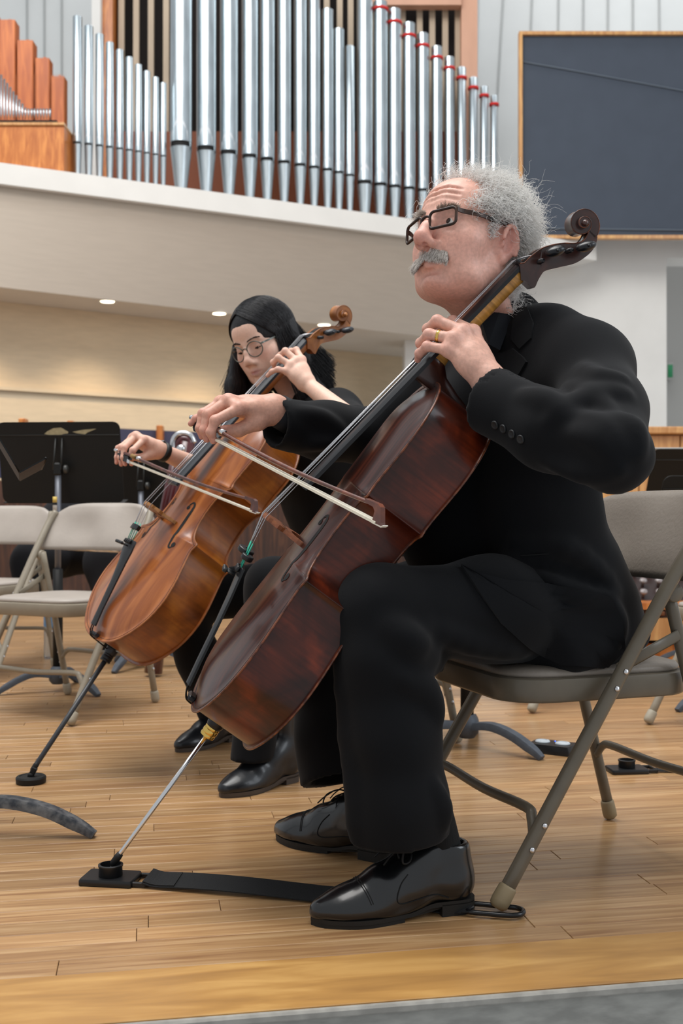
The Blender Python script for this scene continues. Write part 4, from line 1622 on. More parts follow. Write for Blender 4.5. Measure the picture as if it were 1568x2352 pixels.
ga = G(1438, 1772, 0)
anchor('spare black endpin anchor lying behind the grey chair', ga, .12, 'endpin anchors')
t = thing('spare_strap', 'black strap of the spare anchor leading off to the right', 'strap', (ga[0] + .1, ga[1], 0))
obj('webbing', sweep([ga + V3(.078, .006, .006), ga + V3(.2, -.01, .003), ga + V3(.5, .0, .002), ga + V3(.9, .05, .002)], [(-.001, -.016), (.001, -.016), (.001, .016), (-.001, .016)], up=(0, 0, 1)), M_web, t, world=True, smooth=False)
t = thing('endpin_disc', 'round black rubber disc under the endpin of the amber cello', 'endpin disc', (tip2[0], tip2[1], 0))
obj('disc', lathe([(.034, 0), (.038, .002), (.039, .014), (.036, .018), (.030, .0185), (.028, .0165), (.012, .0165)], 32), M_rubber, t, angle=40)
obj('socket', lathe([(.009, .015), (.009, .023), (.0065, .026)], 14), M_rubber, t)
obj('swivel_block', box((.006, 0, .030), (.014, .013, .022), np.array(Matrix.Rotation(.5, 3, 'Y')), .002), M_rubber, t, smooth=False)

# page-turn pedal
pp = G(1268, 1726, 0)
t = thing('page_turn_pedal', 'black foot pedal with two pale round pads on the floor', 'pedal', (pp[0], pp[1], 0))
t.rotation_euler = (0, 0, -.55)
obj('case', rings_mesh([np.c_[rr_poly(.067 * k, .044 * k, .008, 3) + (0, 0), z] for k, z in ((1, np.full(12, 0.0)), (1, np.full(12, .012)), (.92, np.full(12, .026)), (.5, np.full(12, .027)))]), M_blackplastic, t, angle=40)
for s in (-1, 1):
    obj('pad', lathe([(.021, .025), (.022, .028), (.020, .031), (.014, .032), (.013, .030), (.002, .030)], 22, base=(.031 * s, 0, 0)), mat('pale_pad', 'c4ccd2', rough=.4), t, angle=40)
obj('status_light', ellipsoid((.0, .022, .0275), (.002, .002, .0015), 8, 6), mat('blue_led', '3a6cff', emit='3a6cff', estr=3), t)

# ================================================================== right: timber console with rows of knobs
cx_, cy_ = P(1460, 1400, 5.4)[0], 5.4
t = thing('organ_console', 'orange timber console with rows of shiny knobs seen under the chair back', 'console', (cx_, cy_, 0))
obj('plinth', box((0, .15, .045), (1.1, .7, .09), None, .01), M_orange, t, smooth=False)
obj('gap', box((0, .16, .10), (1.04, .66, .02)), M_black, t, smooth=False)
arc = [(-.55, -.12), (-.4, -.19), (-.2, -.225), (0, -.235), (.2, -.225), (.4, -.19), (.55, -.12), (.55, .5), (-.55, .5)]
obj('curved_front', prism(arc, .11, .215), M_honey, t, smooth=False)
obj('key_shelf', prism(np.array(arc) * (.98, .95), .255, .285), M_orange, t, smooth=False)
obj('key_well', prism(np.array(arc) * (.96, .9), .215, .255), mat('dark_key_well', '3a2112', rough=.6), t, smooth=False)
for i in range(13):
    obj('key', box((-.36 + .06 * i, -.15, .236), (.032, .16, .02), None, .004), mat('brown_key', '6b3f22', rough=.4), t, smooth=False)
obj('back_panel', box((0, .36, .40), (1.1, .06, .34), None, .01), M_redwood, t, smooth=False)
jm = obj('knob_panel', box((-.02, .12, .37), (.92, .4, .03), np.array(Matrix.Rotation(.55, 3, 'X')), .004), mat('dark_jamb', '2a1612', rough=.5), t, smooth=False)
for r_ in range(4):
    for c_ in range(12):
        p = V3(-.44 + .078 * c_ + .02 * (r_ % 2), -.02 + .08 * r_, .302 + .049 * r_)
        obj('knob', lathe([(.008, 0), (.008, .02), (.017, .022), (.020, .030), (.017, .038), (.004, .040)], 12, base=p, axis=(0, -.52, .85)), mat('shiny_knob', '8d8482', rough=.15, coat=.6), jm)
        if c_ >= 11 and r_ == 3:
            break

# ================================================================== left background: bassoon, dark clothing, bottle, pencil
M_bsn = mat('maroon_bassoon', '4a1a1c', rough=.25, coat=.5)
t = thing('bassoon', 'maroon wind instrument with a silver bend behind the amber cello', 'bassoon', P(420, 1480, 4.75) * (1, 1, 0))
q = lambda x, y: P(x, y, 4.75)
obj('body', tube([q(430, 1015), q(402, 1150), q(380, 1300), q(352, 1545)], [.034, .034, .036, .04], 14), M_bsn, t, world=True)
obj('second_joint', tube([q(408, 1030), q(380, 1160), q(350, 1330)], .022, 12), M_bsn, t, world=True)
obj('silver_bend', tube(smooth_path([q(398, 1036), q(398, 1012), q(408, 998), q(424, 995), q(438, 1002), q(446, 1018)], 5), .013, 10), M_chrome, t, world=True)
obj('inner_bend', tube(smooth_path([q(408, 1036), q(410, 1018), q(420, 1008), q(432, 1012), q(438, 1026)], 5), .016, 10), M_bsn, t, world=True)
obj('key_cup', lathe([(.018, 0), (.02, .006), (.012, .012)], 12, base=q(418, 1032) - V3(0, .03, 0), axis=(0, -1, .2)), M_chrome, t, world=True)

M_cloth_bg = mat('black_cloth_far', '14151a', rough=.95)
s = SDF((-1.75, 4.6, .25), (-.7, 5.7, 1.0), .02)
s.chain([(-1.05, 5.35, .5), (-1.0, 4.95, .50), (-.98, 4.9, .3)], [.12, .09, .07], .06)
s.chain([(-1.35, 5.4, .5), (-1.38, 5.05, .49), (-1.36, 5.0, .3)], [.12, .09, .07], .06)
s.ell((-1.2, 5.42, .62), (.26, .13, .22), .06)
V, F = s.mesh()
V += V3(-.10, .16, 0)
V += .012 * np.c_[wob(V, 25, 3), wob(V, 25, 4), wob(V, 25, 5)]
t = thing('black_coat', 'crumpled black clothing on a seat behind the taped music stand', 'clothing', (-1.2, 5.3, .0))
obj('cloth', (V, F), M_cloth_bg, t, world=True)
tc_ = thing('flute', 'silver flute lying across the black clothing under the dented chair back', 'flute', P(215, 1262, 4.85))
obj('tube', tube([P(140, 1258, 4.85), P(290, 1266, 4.85)], .010, 10), M_chrome, tc_, world=True)
for i in range(9):
    obj('key', lathe([(.011, 0), (.012, .005), (.006, .009)], 10, base=P(150 + 15 * i, 1256 + .8 * i, 4.84), axis=(0, -.6, .8)), M_chrome, tc_, world=True)
obj('stage_box', box((-1.0, 5.75, .17), (.5, .3, .34), None, .01), M_black).name = 'instrument_case'
tag(bpy.data.objects['instrument_case'], 'black instrument case on the floor behind the pale chairs', 'case')
bp_ = G(117, 1512, 0)
t = thing('water_bottle', 'clear water bottle with a blue label under the pale chairs', 'bottle', bp_)
obj('bottle_body', lathe([(.030, 0), (.033, .01), (.033, .14), (.030, .15), (.033, .16), (.033, .21), (.014, .25), (.014, .27)], 18), mat('clear_plastic', 'dfe8ee', rough=.1, trans=.8, ior=1.3), t)
obj('bottle_label', lathe([(.0336, .15), (.0342, .16), (.0342, .245), (.0336, .25)], 18), mat('blue_label', '6aa5dd', rough=.5), t)
obj('bottle_cap', lathe([(.016, .268), (.016, .288), (.012, .29)], 14), M_white, t)
t = thing('pencil', 'short yellow and white pencil resting against the taped stand pole', 'pencil', P(126, 1172, 4.28))
obj('shaft', tube([P(126, 1172, 4.28), P(126, 1146, 4.28)], .008, 8), mat('white_lacquer', 'd8d6d0', rough=.4), t, world=True)
obj('band', tube([P(126, 1160, 4.28), P(126, 1154, 4.28)], .0085, 8), M_black, t, world=True)
obj('tip', tube([P(126, 1154, 4.28), P(126, 1141, 4.28)], .0086, 8), mat('pencil_yellow', 'd9bb62', rough=.5), t, world=True)
# ================================================================== people: shared builders
def skin_mat(name, rough=.45, freckle=0.10):
    """skin whose regional tones (lips, nose, ears, knuckles) come from the mesh colour attribute"""
    m = bpy.data.materials.new(name)
    m.use_nodes = True
    nt = m.node_tree
    b = nt.nodes['Principled BSDF']
    L = nt.links.new
    at = nd(nt, 'ShaderNodeAttribute', attribute_name='tone')
    tc = nd(nt, 'ShaderNodeTexCoord')
    no = nd(nt, 'ShaderNodeTexNoise')
    no.inputs['Scale'].default_value = 150
    no.inputs['Detail'].default_value = 4
    L(tc.outputs['Object'], no.inputs['Vector'])
    mr = nd(nt, 'ShaderNodeMapRange')
    mr.inputs['From Min'].default_value, mr.inputs['From Max'].default_value = .3, .7
    mr.inputs['To Min'].default_value, mr.inputs['To Max'].default_value = 1 - freckle, 1 + freckle
    L(no.outputs['Fac'], mr.inputs['Value'])
    hs = nd(nt, 'ShaderNodeHueSaturation')
    L(mr.outputs[0], hs.inputs['Value'])
    L(at.outputs['Color'], hs.inputs['Color'])
    L(hs.outputs['Color'], b.inputs['Base Color'])
    b.inputs['Roughness'].default_value = rough
    b.inputs['Specular IOR Level'].default_value = .4
    b.inputs['Subsurface Weight'].default_value = .12
    b.inputs['Subsurface Radius'].default_value = (1.0, .35, .2)
    b.inputs['Subsurface Scale'].default_value = .006
    n2 = nd(nt, 'ShaderNodeTexNoise')
    n2.inputs['Scale'].default_value = 260
    L(tc.outputs['Object'], n2.inputs['Vector'])
    bp = nd(nt, 'ShaderNodeBump')
    bp.inputs['Strength'].default_value = .12
    bp.inputs['Distance'].default_value = .001
    L(n2.outputs['Fac'], bp.inputs['Height'])
    L(bp.outputs[0], b.inputs['Normal'])
    return m


def set_tone(o, C):
    me = o.data
    a = me.color_attributes.new('tone', 'FLOAT_COLOR', 'POINT')
    a.data.foreach_set('color', np.c_[C, np.ones(len(C))].astype(np.float32).ravel())


def blend(C, w, col):
    w = np.clip(w, 0, 1)[:, None]
    return C * (1 - w) + np.array(col) * w


def gauss(V, c, r):
    return np.exp(-(((V - np.array(c)) / np.array(r)) ** 2).sum(1))


def head_sdf(sex, h=.0022):
    """head and neck in local axes: x to the person's right, y forward, z up"""
    s = SDF((-.105, -.135, -.20), (.105, .15, .15), h)
    man = sex == 'm'
    s.ell((0, -.014, .044), (.0755, .098, .084), .01)
    s.ell((0, .022, -.012), (.064, .068, .085), .03)
    s.ell((0, .052, .055), (.052, .040, .045), .03)                      # forehead
    for x in (-1, 1):
        s.chain([(.055 * x, -.006, -.050), (.045 * x, .035, -.083), (.013 * x, .066 if man else .072, -.101)], [.020, .018, .015] if man else [.019, .018, .016], .025)
        s.ell((.046 * x, .052, -.016), (.022, .022, .020), .03)          # cheekbone
        s.ell((.038 * x, .054, -.048), (.018, .022, .028), .03)          # cheek
        s.cone((.042 * x, .074, .029), (.012 * x, .0875, .025), .0085 if man else .006, .008 if man else .0055, .014)
        s.ell((.0325 * x, .099, .0115), (.0175, .015, .0115), .012, op='sub')   # socket
        s.ell((.0325 * x, .0735, .0105), (.0150, .0125, .0130), .004)    # eyeball mass and lids
        s.cone((.020 * x, .0850, .0135), (.045 * x, .0795, .0135), .0032, .0030, .004)   # upper lid
        s.cone((.021 * x, .0840, .0050), (.043 * x, .0790, .0045), .0026, .0026, .004)   # lower lid / bag
        s.ell((.0135 * x, .1000 if man else .1015, -.0290 if man else -.0325), (.0088, .0115, .0082), .008)   # wing of the nose
    s.ell((0, .072 if man else .083, -.101), (.016, .014, .016), .018)                     # chin
    if man:
        s.chain([(0, .088, .022), (0, .102, .0), (0, .1125, -.019)], [.0085, .0108, .0128], .010)
        s.ell((0, .1120, -.0230), (.0142, .0128, .0120), .008)
        s.ell((0, .0765, -.0960), (.0140, .0120, .0150), .005)
    else:
        s.chain([(0, .0875, .020), (0, .098, .0), (0, .1070, -.021)], [.007, .0085, .0100], .012)
        s.ell((0, .107, -.025), (.0110, .0105, .0095), .010)
    s.ell((0, .0700 if man else .080, -.050 if man else -.056), (.026, .016, .026), .02)    # muzzle
    if man:
        s.cone((-.023, .0760, -.0515), (0, .0895, -.0465), .0050, .0068, .006).cone((.023, .0760, -.0515), (0, .0895, -.0465), .0050, .0068, .006)
        s.cone((-.020, .0755, -.0605), (0, .0870, -.0605), .0060, .0078, .006).cone((.020, .0755, -.0605), (0, .0870, -.0605), .0060, .0075, .008)
        for y0 in (-.0745,):
            s.cone((-.020, .0835, y0), (.020, .0835, y0), .0055, .0055, .006, 'sub')
        s.cone((-.024, .0815, -.0575), (0, .0955, -.0545), .0018, .0018, .003, 'sub').cone((.024, .0815, -.0575), (0, .0955, -.0545), .0016, .0016, .003, 'sub')
        for x in (-1, 1):                                                # folds, jowls, frown lines
            s.cone((.018 * x, .1005, -.024), (.034 * x, .0780, -.056), .0024, .0018, .006, 'sub')
            s.cone((.032 * x, .086, -.066), (.036 * x, .077, -.088), .0016, .0012, .006, 'sub')
            s.ell((.044 * x, .030, -.076), (.016, .020, .015), .02)
            s.cone((.025 * x, .0885, -.0035), (.043 * x, .0825, -.0065), .0014, .0010, .004, 'sub')
        for z in (.052, .063, .074):
            s.chain([(-.045, .0835 - (z - .05) * .35, z - .004), (-.02, .0975 - (z - .05) * .45, z + .002), (0, .1000 - (z - .05) * .45, z), (.02, .0975 - (z - .05) * .45, z + .002), (.045, .0835 - (z - .05) * .35, z - .004)], [.0012, .002, .002, .002, .0012], .004, 'sub')
        for x in (-1, 1):
            s.ell((.0068 * x, .1085, -.0335), (.0036, .0060, .0040), .003, op='sub')
    else:
        s.cone((-.021, .0865, -.0600), (0, .0975, -.0570), .0035, .0052, .005).cone((.021, .0865, -.0600), (0, .0975, -.0570), .0035, .0052, .005)
        s.cone((-.017, .0860, -.0680), (0, .0965, -.0680), .0045, .0068, .006).cone((.017, .0860, -.0680), (0, .0965, -.0680), .0045, .0068, .006)
        s.cone((-.022, .0915, -.0630), (0, .1035, -.0625), .0012, .0014, .002, 'sub').cone((.022, .0915, -.0630), (0, .1035, -.0625), .0012, .0014, .002, 'sub')
        for x in (-1, 1):
            s.ell((.0060 * x, .1050, -.0350), (.0030, .0045, .0028), .003, op='sub')
    if not man:
        for x in (-1, 1):
            s.ell((.0325 * x, .0768, .0108), (.0140, .0130, .0098), .002)    # lowered upper lid
    # ears
    for x in ((-1, 1) if man else ()):
        c = np.array((.0745 * x, -.016, -.004))
        R = np.array(Matrix.Rotation(.35 * x, 3, 'Z')) @ np.array(Matrix.Rotation(.16, 3, 'X'))
        s.ell(c, (.0085, .0195, .0345), .006, R)
        s.ell(c + (.0090 * x, .002, .002), (.0085, .0115, .0215), .003, R, op='sub')
        rim = [c + np.array((x * .007 + x * .006 * math.cos(a) * .0 + x * .004, -.0180 * math.cos(a + .4), .0320 * math.sin(a + .4))) for a in np.linspace(-.9, 2.6, 9)]
        s.chain(rim, [.0036] * 9, .004)
        s.ell(c + (.003 * x, .006, -.030), (.0052, .0085, .0095), .006)
        s.ell(c + (.004 * x, .0125, -.003), (.004, .004, .007), .004)
    # neck
    nk = .053 if man else .045
    s.chain([(0, -.030, -.045), (0, -.040, -.10), (0, -.055, -.19)], [nk, nk * .98, nk * 1.04], .03)
    if man:
        s.ell((0, .030, -.10), (.038, .04, .022), .03)
        s.ell((0, .012, -.135), (.011, .014, .016), .02)
    s.plane((0, 0, -.19), (0, 0, -1), .0)
    return s.mesh()


SKIN_M, SKIN_F = rgb('dea997'), rgb('e8c0ac')


def head_tones(V, sex):
    base = SKIN_M if sex == 'm' else SKIN_F
    C = np.tile(np.array(base), (len(V), 1))
    ax = V * (1, 1, 1)
    sym = np.c_[np.abs(V[:, 0]), V[:, 1], V[:, 2]]
    if sex == 'm':
        C = blend(C, .55 * gauss(V, (0, .113, -.024), (.018, .02, .018)), rgb('bd6f66'))
        C = blend(C, .30 * gauss(sym, (.045, .06, -.025), (.025, .03, .022)), rgb('c67f70'))
        C = blend(C, .55 * gauss(sym, (.082, -.018, .0), (.012, .03, .045)), rgb('c67b70'))
        C = blend(C, .35 * gauss(V, (0, .09, .06), (.06, .03, .03)), rgb('dcae98'))
        C = blend(C, .55 * gauss(V, (0, .090, -.0605), (.018, .012, .006)), rgb('b57a70'))
        C = blend(C, .40 * gauss(V, (0, .08, -.10), (.03, .03, .02)), rgb('c48a80'))
    else:
        C = blend(C, .50 * gauss(sym, (.042, .065, -.022), (.022, .03, .020)), rgb('d58f82'))
        C = blend(C, .30 * gauss(V, (0, .108, -.024), (.014, .014, .012)), rgb('d9978a'))
        C = blend(C, .85 * gauss(V, (0, .097, -.0625), (.021, .016, .0085)), rgb('a75a5c'))
        C = blend(C, .30 * gauss(sym, (.033, .085, .016), (.016, .02, .006)), rgb('a87c74'))
    return C


def hand_sdf(j, h=.0018, R=1.0):
    """j: wrist, arm, and chains of world points for the thumb and four fingers; one continuous surface"""
    pts = np.concatenate([np.atleast_2d(q) for q in ([j['wrist']], [j['arm']], *[j[k] for k in ('thumb', 'index', 'middle', 'ring', 'pinky')])])
    s = SDF(pts.min(0) - .05, pts.max(0) + .05, h)
    rad = dict(index=.0098, middle=.0100, ring=.0095, pinky=.0082, thumb=.0115)
    W = j['wrist']
    s.cone(j['arm'], W, j.get('ra', .036), j.get('rw', .026) * R, .02)
    fl = j.get('flat', None)
    for k in ('index', 'middle', 'ring', 'pinky'):
        c = j[k]
        r = rad[k] * R
        mid = W + (c[0] - W) * .45
        s.cone(W + (c[0] - W) * .12, mid, .020 * R, .0165 * R, .016)
        s.cone(mid, c[0], .0165 * R, r * 1.25, .014)
    mc = [j[k][0] for k in ('index', 'middle', 'ring', 'pinky')]
    s.chain(mc, [.0118 * R] * 4, .010)
    s.chain([W + (m - W) * .62 for m in mc], [.0138 * R] * 4, .012)
    for k in ('index', 'middle', 'ring', 'pinky'):
        c = j[k]
        r = rad[k] * R
        rs = [r * 1.16, r * 1.02, r * .90, r * .74][:len(c)] if len(c) == 4 else [r * 1.16, r, r * .78]
        s.chain(c, rs, .0035)
        for q, rr in zip(c[:-1], (1.2, 1.1, .96)):
            s.ell(q, (r * rr,) * 3, .004)
    c = j['thumb']
    s.cone(W, c[0], .021 * R, .0175 * R, .018)
    s.chain(c, [.0175 * R, .0125 * R, .0112 * R, .0085 * R][:len(c)], .008)
    for a, b in j.get('tendons', ()):
        s.cone(a, b, .0030, .0034, .007)
    return s.mesh()


def hand_tones(V, j, base, knuck):
    C = np.tile(np.array(base), (len(V), 1))
    for k in ('index', 'middle', 'ring', 'pinky'):
        for i, q in enumerate(j[k]):
            C = blend(C, (.55 if i in (0, 3) else .42) * gauss(V, q, (.013,) * 3), knuck)
    C = blend(C, .45 * gauss(V, j['thumb'][-1], (.016,) * 3), knuck)
    return C


def strands(roots, dirs, lens, r, npt=8, curl=.3, droop=0.0, seed=1, taper=.45, side=None):
    """hair tubes of three sides, all one mesh"""
    rg = np.random.default_rng(seed)
    n = len(roots)
    p = roots.copy()
    d = dirs / np.linalg.norm(dirs, axis=1)[:, None]
    pts = [p.copy()]
    ph = rg.uniform(0, 6.28, (n, 3))
    ax1 = np.cross(d, rg.normal(size=(n, 3)))
    ax1 /= np.linalg.norm(ax1, axis=1)[:, None] + 1e-9
    ax2 = np.cross(d, ax1)
    fq = rg.uniform(1.0, 2.2, n)
    for i in range(1, npt):
        t = i / (npt - 1)
        ang = ph[:, 0] + fq * t * 5.0
        v = d + curl * (ax1 * np.cos(ang)[:, None] + ax2 * np.sin(ang)[:, None]) + np.array((0, 0, -droop * t)) + rg.normal(size=(n, 3)) * curl * .18
        v /= np.linalg.norm(v, axis=1)[:, None]
        p = p + v * (lens / (npt - 1))[:, None]
        pts.append(p.copy())
    pts = np.stack(pts, 1)                                   # n, npt, 3
    return strand_mesh(pts, r, taper)


def strand_mesh(pts, r, taper=.45):
    n, npt, _ = pts.shape
    T = np.gradient(pts, axis=1)
    T /= np.linalg.norm(T, axis=2)[..., None] + 1e-12
    ref = np.broadcast_to(np.array((.31, .17, .93)), T.shape)
    N = np.cross(T, ref)
    N /= np.linalg.norm(N, axis=2)[..., None] + 1e-9
    B = np.cross(T, N)
    rr = (np.linspace(1, taper, npt) * r)[None, :, None]
    rings = [pts + rr * (N * math.cos(a) + B * math.sin(a)) for a in (0, 2.094, 4.189)]
    V = np.stack(rings, 2).reshape(-1, 3)                    # n,npt,3,3
    base = np.arange(n)[:, None, None] * (npt * 3) + np.arange(npt - 1)[None, :, None] * 3
    F = []
    for a in range(3):
        b = (a + 1) % 3
        F.append(np.stack([base + a, base + b, base + b + 3, base + a + 3], -1).reshape(-1, 4))
    return V, np.concatenate(F)


def rect_loop(hx, hz, r, n=5, lift=0.0):
    q = rr_poly(hx, hz, r, n)
    return q


def spectacles(name, parent, L2W, spec):
    """frames built in head axes; L2W maps head-local points to world"""
    g = obj(name, tube(L2W(smooth_path(np.array([(x, spec['y'](x), z) for x, z in spec['bridge']]), 4)), spec['rb'], 8), spec['m'], parent, world=True)
    for sg in (1, -1):
        q = spec['rim'] * (sg, 1) + (sg * spec['cx'], spec['cz'])
        loop = np.array([(x, spec['y'](x), z) for x, z in q])
        rm = obj('rim', tube(L2W(np.concatenate([loop, loop[:2]])), spec['r'], 8, False), spec['m'], g, world=True)
        c = loop.mean(0)
        V = np.concatenate([loop, [c]])
        n = len(loop)
        obj('lens', (L2W(V), [(i, (i + 1) % n, n) for i in range(n)]), spec['lens'], g, world=True)
        hx = sg * spec['hinge'][0]
        pth = [(hx, spec['y'](hx) + .001, spec['hinge'][1]), (hx * 1.035, spec['y'](hx) - .012, spec['hinge'][1] + .0005)] + [(sg * a, b, c_) for a, b, c_ in spec['temple']]
        pth = L2W(smooth_path(np.array(pth), 5))
        sc = np.interp(np.linspace(0, 1, len(pth)), [0, .3, 1], [1, 1, .62])
        hh = spec['th']
        obj('temple', sweep(pth, [(-hh, -.0012), (hh, -.0012), (hh, .0012), (-hh, .0012)], up=L2W(np.array([(0, 0, 1.)]))[0] - L2W(np.array([(0, 0, 0.)]))[0], scale=np.c_[sc, np.ones(len(pth))]), spec['m2'], g, world=True, smooth=False)
    return g


def shoe_parts(parent, heel, toe, mats, boot=0.0, width=1.0, laces=True, name='shoe'):
    """a leather shoe from heel point to toe point on the floor"""
    heel, toe = np.asarray(heel, float), np.asarray(toe, float)
    X = unit((toe - heel) * (1, 1, 0))
    Lg = float(np.linalg.norm((toe - heel)[:2]))
    k = Lg / .298
    Z = V3(0, 0, 1)
    Y = np.cross(Z, X)
    o = np.array((heel[0], heel[1], 0.0))
    def rise(V):
        q = np.clip((.135 - V[:, 0]) / .06, 0, 1)
        return np.c_[V[:, 0], V[:, 1], V[:, 2] + .012 * q * q * (3 - 2 * q)]
    T0 = lambda V: o + (V[:, :1] * X + V[:, 1:2] * Y * width + V[:, 2:] * Z) * k
    T = lambda V: T0(rise(np.asarray(V, float)))
    half = [(0, 0), (.004, .022), (.022, .0335), (.06, .0345), (.10, .034), (.14, .0395), (.19, .0485), (.225, .0475), (.26, .035), (.285, .0185), (.297, 0)]
    half = smooth_path(half, 4)
    poly = np.concatenate([half, half[1:-1][::-1] * (1, -1)])
    s = SDF((-.02, -.075, .0), (.32, .075, .16 + boot), .0030)
    s.chain([(.040, 0, .040), (.040, 0, .095)], [.038, .033], .02)
    s.chain([(.045, 0, .045), (.11, 0, .045), (.17, 0, .040), (.230, 0, .026), (.279, 0, .0205)], [.037, .039, .040, .030, .0185], .03)
    s.chain([(.055, 0, .095), (.105, 0, .088), (.155, 0, .060)], [.030, .030, .028], .03)
    s.ell((.20, 0, .024), (.088, .047, .026), .02)
    if boot:
        s.chain([(.055, 0, .08), (.058, 0, .10 + boot)], [.042, .046], .03)
        s.ell((.10, 0, .085), (.05, .04, .035), .03)
    else:
        s.plane((.03, 0, .110), unit((-.06, 0, 1)), .006)
        s.cone((.045, 0, .090), (.060, 0, .15), .028, .032, .004, 'sub')
    s.plane((0, 0, .011), (0, 0, -1), .006)
    V, F = s.mesh()
    V = relax(V, F, 2)
    # keep the upper inside the welt
    sh = obj(name, (T(V), F), mats['upper'], parent, world=True)
    tree = bvh(V, F)
    obj('sole', (T(prism(poly * (1, 1), (.0068 if not boot else .004), .0140)[0]), prism(poly, 0, 1)[1]), mats['sole'], sh, world=True, smooth=False)
    hp = poly[poly[:, 0] < .075]
    hp = hp[np.argsort(np.arctan2(hp[:, 1], hp[:, 0] - .04))]
    obj('heel', (T0(prism(hp, 0, .021)[0]), prism(hp, 0, 1)[1]), mats['sole'], sh, world=True, smooth=False)
    fp = poly[poly[:, 0] > .13]
    fp = fp[np.argsort(np.arctan2(fp[:, 1], fp[:, 0] - .2))]
    obj('forefoot_sole', (T0(prism(fp * (.995, .97) + (.001, 0), 0, .009)[0]), prism(fp, 0, 1)[1]), mats['sole'], sh, world=True, smooth=False)

    def drape(xy, lift=.0006):
        out = []
        for x, y in xy:
            lc = tree.ray_cast(Vector((x, y, .4)), Vector((0, 0, -1)))[0]
            if lc is not None:
                out.append((x, y, lc.z + lift))
        return np.array(out)

    def side(xz, sg, lift=.0006):
        out = []
        for x, z in xz:
            lc = tree.ray_cast(Vector((x, sg * .2, z)), Vector((0, -sg, 0)))[0]
            if lc is not None:
                out.append((x, lc.y + sg * lift, z))
        return np.array(out)
    if not boot:
        for x0 in (.213, .2165):
            c = drape([(x0 - .010 * (y / .04) ** 2, y) for y in np.linspace(-.046, .046, 19)])
            if len(c) > 3:
                obj('toe_cap_seam', tube(T(c), .0009, 5), mats['seam'], sh, world=True)
        for sg in (1, -1):
            c = side(smooth_path([(.135, .082), (.150, .066), (.158, .045), (.150, .036), (.120, .038), (.09, .034), (.06, .022)], 4), sg)
            if len(c) > 3:
                obj('quarter_seam', tube(T(c), .0010, 5), mats['seam'], sh, world=True)
    if laces:
        m = MB()
        for x in (.112, .126, .140):
            c = drape(np.c_[np.linspace(x - .002, x + .004, 9), np.linspace(-.018, .018, 9)], .0022)
            if len(c) > 3:
                m.add(*tube(T(c), .0017, 6))
        top = drape([(.112, 0)])[0]
        for sg in (1, -1):
            lp = [top + (0, 0, .003), top + (.012, sg * .022, .014), top + (.030, sg * .038, .006), top + (.034, sg * .044, -.012), top + (.018, sg * .036, -.012), top + (.004, sg * .010, .002)]
            m.add(*tube(T(smooth_path(lp, 5)), .0016, 6))
            lp = [top + (0, 0, .003), top + (.02, sg * .012, .012), top + (.046, sg * .020, -.004), top + (.062, sg * .024, -.019)]
            m.add(*tube(T(smooth_path(lp, 5)), .0014, 6))
        obj('lace', m, M_black_lace, sh, world=True)
    return sh


M_black_lace = mat('black_lace', '0d0d0e', rough=.7)
M_leather = mat('polished_black_leather', '0d0e10', rough=.24, spec=.6, coat=.35, coat_rough=.12, bump=.12, bscale=55)
M_boot = mat('black_boot_leather', '15171b', rough=.34, spec=.55, coat=.15, bump=.15, bscale=40)
M_sole = mat('dark_sole', '161513', rough=.6)
M_bootsole = mat('grey_brown_sole', '4a4038', rough=.7)
M_suit = mat('black_suit_wool', '0c0d10', rough=.92, spec=.22, sheen=.05, var=.08, vscale=6, bump=.10, bscale=500)
M_trou = mat('black_trouser_wool', '0b0c0f', rough=.92, spec=.22, sheen=.05, var=.08, vscale=6, bump=.10, bscale=500)
M_shirt = mat('navy_black_shirt', '12161d', rough=.75, spec=.35)
M_sock = mat('black_ribbed_sock', '0c0d0e', rough=.95, bump=.6, bscale=240, stretch=(3, 3, .2))
M_button = mat('dark_button', '121417', rough=.5)
M_seam_shade = mat('seam_shade', '07080a', rough=.9)  # near-black line colour, the shadow in a seam painted on


def ridge(s, tree, pts, r, k=.02, lift=0.0, op='add'):
    q = [hit(tree, x, y, lift)[0] for x, y in pts]
    q = smooth_path(np.array(q), 3) if len(q) > 2 else q
    s.chain(q, list(np.interp(np.linspace(0, 1, len(q)), [0, .5, 1], [r * .4, r, r * .4])), k, op)


def seam_on(tree, pts, r, m, parent, name='seam', lift=.0008):
    q = [hit(tree, x, y, lift)[0] for x, y in pts]
    return obj(name, tube(smooth_path(np.array(q), 5), r, 5), m, parent, world=True)


def patch_on(tree, outline, th, m, parent, name):
    """a cloth piece lying on a garment: outline in photo pixels, draped on the surface, with thickness"""
    c = np.mean(outline, 0)
    o_ = np.array(outline, float)
    dense = []
    for a, b in zip(o_, np.roll(o_, -1, 0)):
        dense += [a + (b - a) * t for t in (0, .25, .5, .75)]
    dense = np.array(dense)
    rings = [c + (dense - c) * k for k in (1, .75, .5, .25)]
    top, bot = [], []
    for r_ in rings:
        for x, y in r_:
            p, n = hit(tree, x, y)
            top.append(p + n * th)
            bot.append(p - n * .004)
    p, n = hit(tree, *c)
    N = len(dense)
    top.append(p + n * th)
    V = np.array(top + bot[:N])
    F = []
    for i in range(3):
        for j in range(N):
            k = (j + 1) % N
            F.append((i * N + j, i * N + k, (i + 1) * N + k, (i + 1) * N + j))
    for j in range(N):
        F.append((3 * N + j, 3 * N + (j + 1) % N, 4 * N))
        F.append((j, (j + 1) % N, 4 * N + 1 + (j + 1) % N, 4 * N + 1 + j))
    return obj(name, (V, F), m, parent, world=True, angle=40)


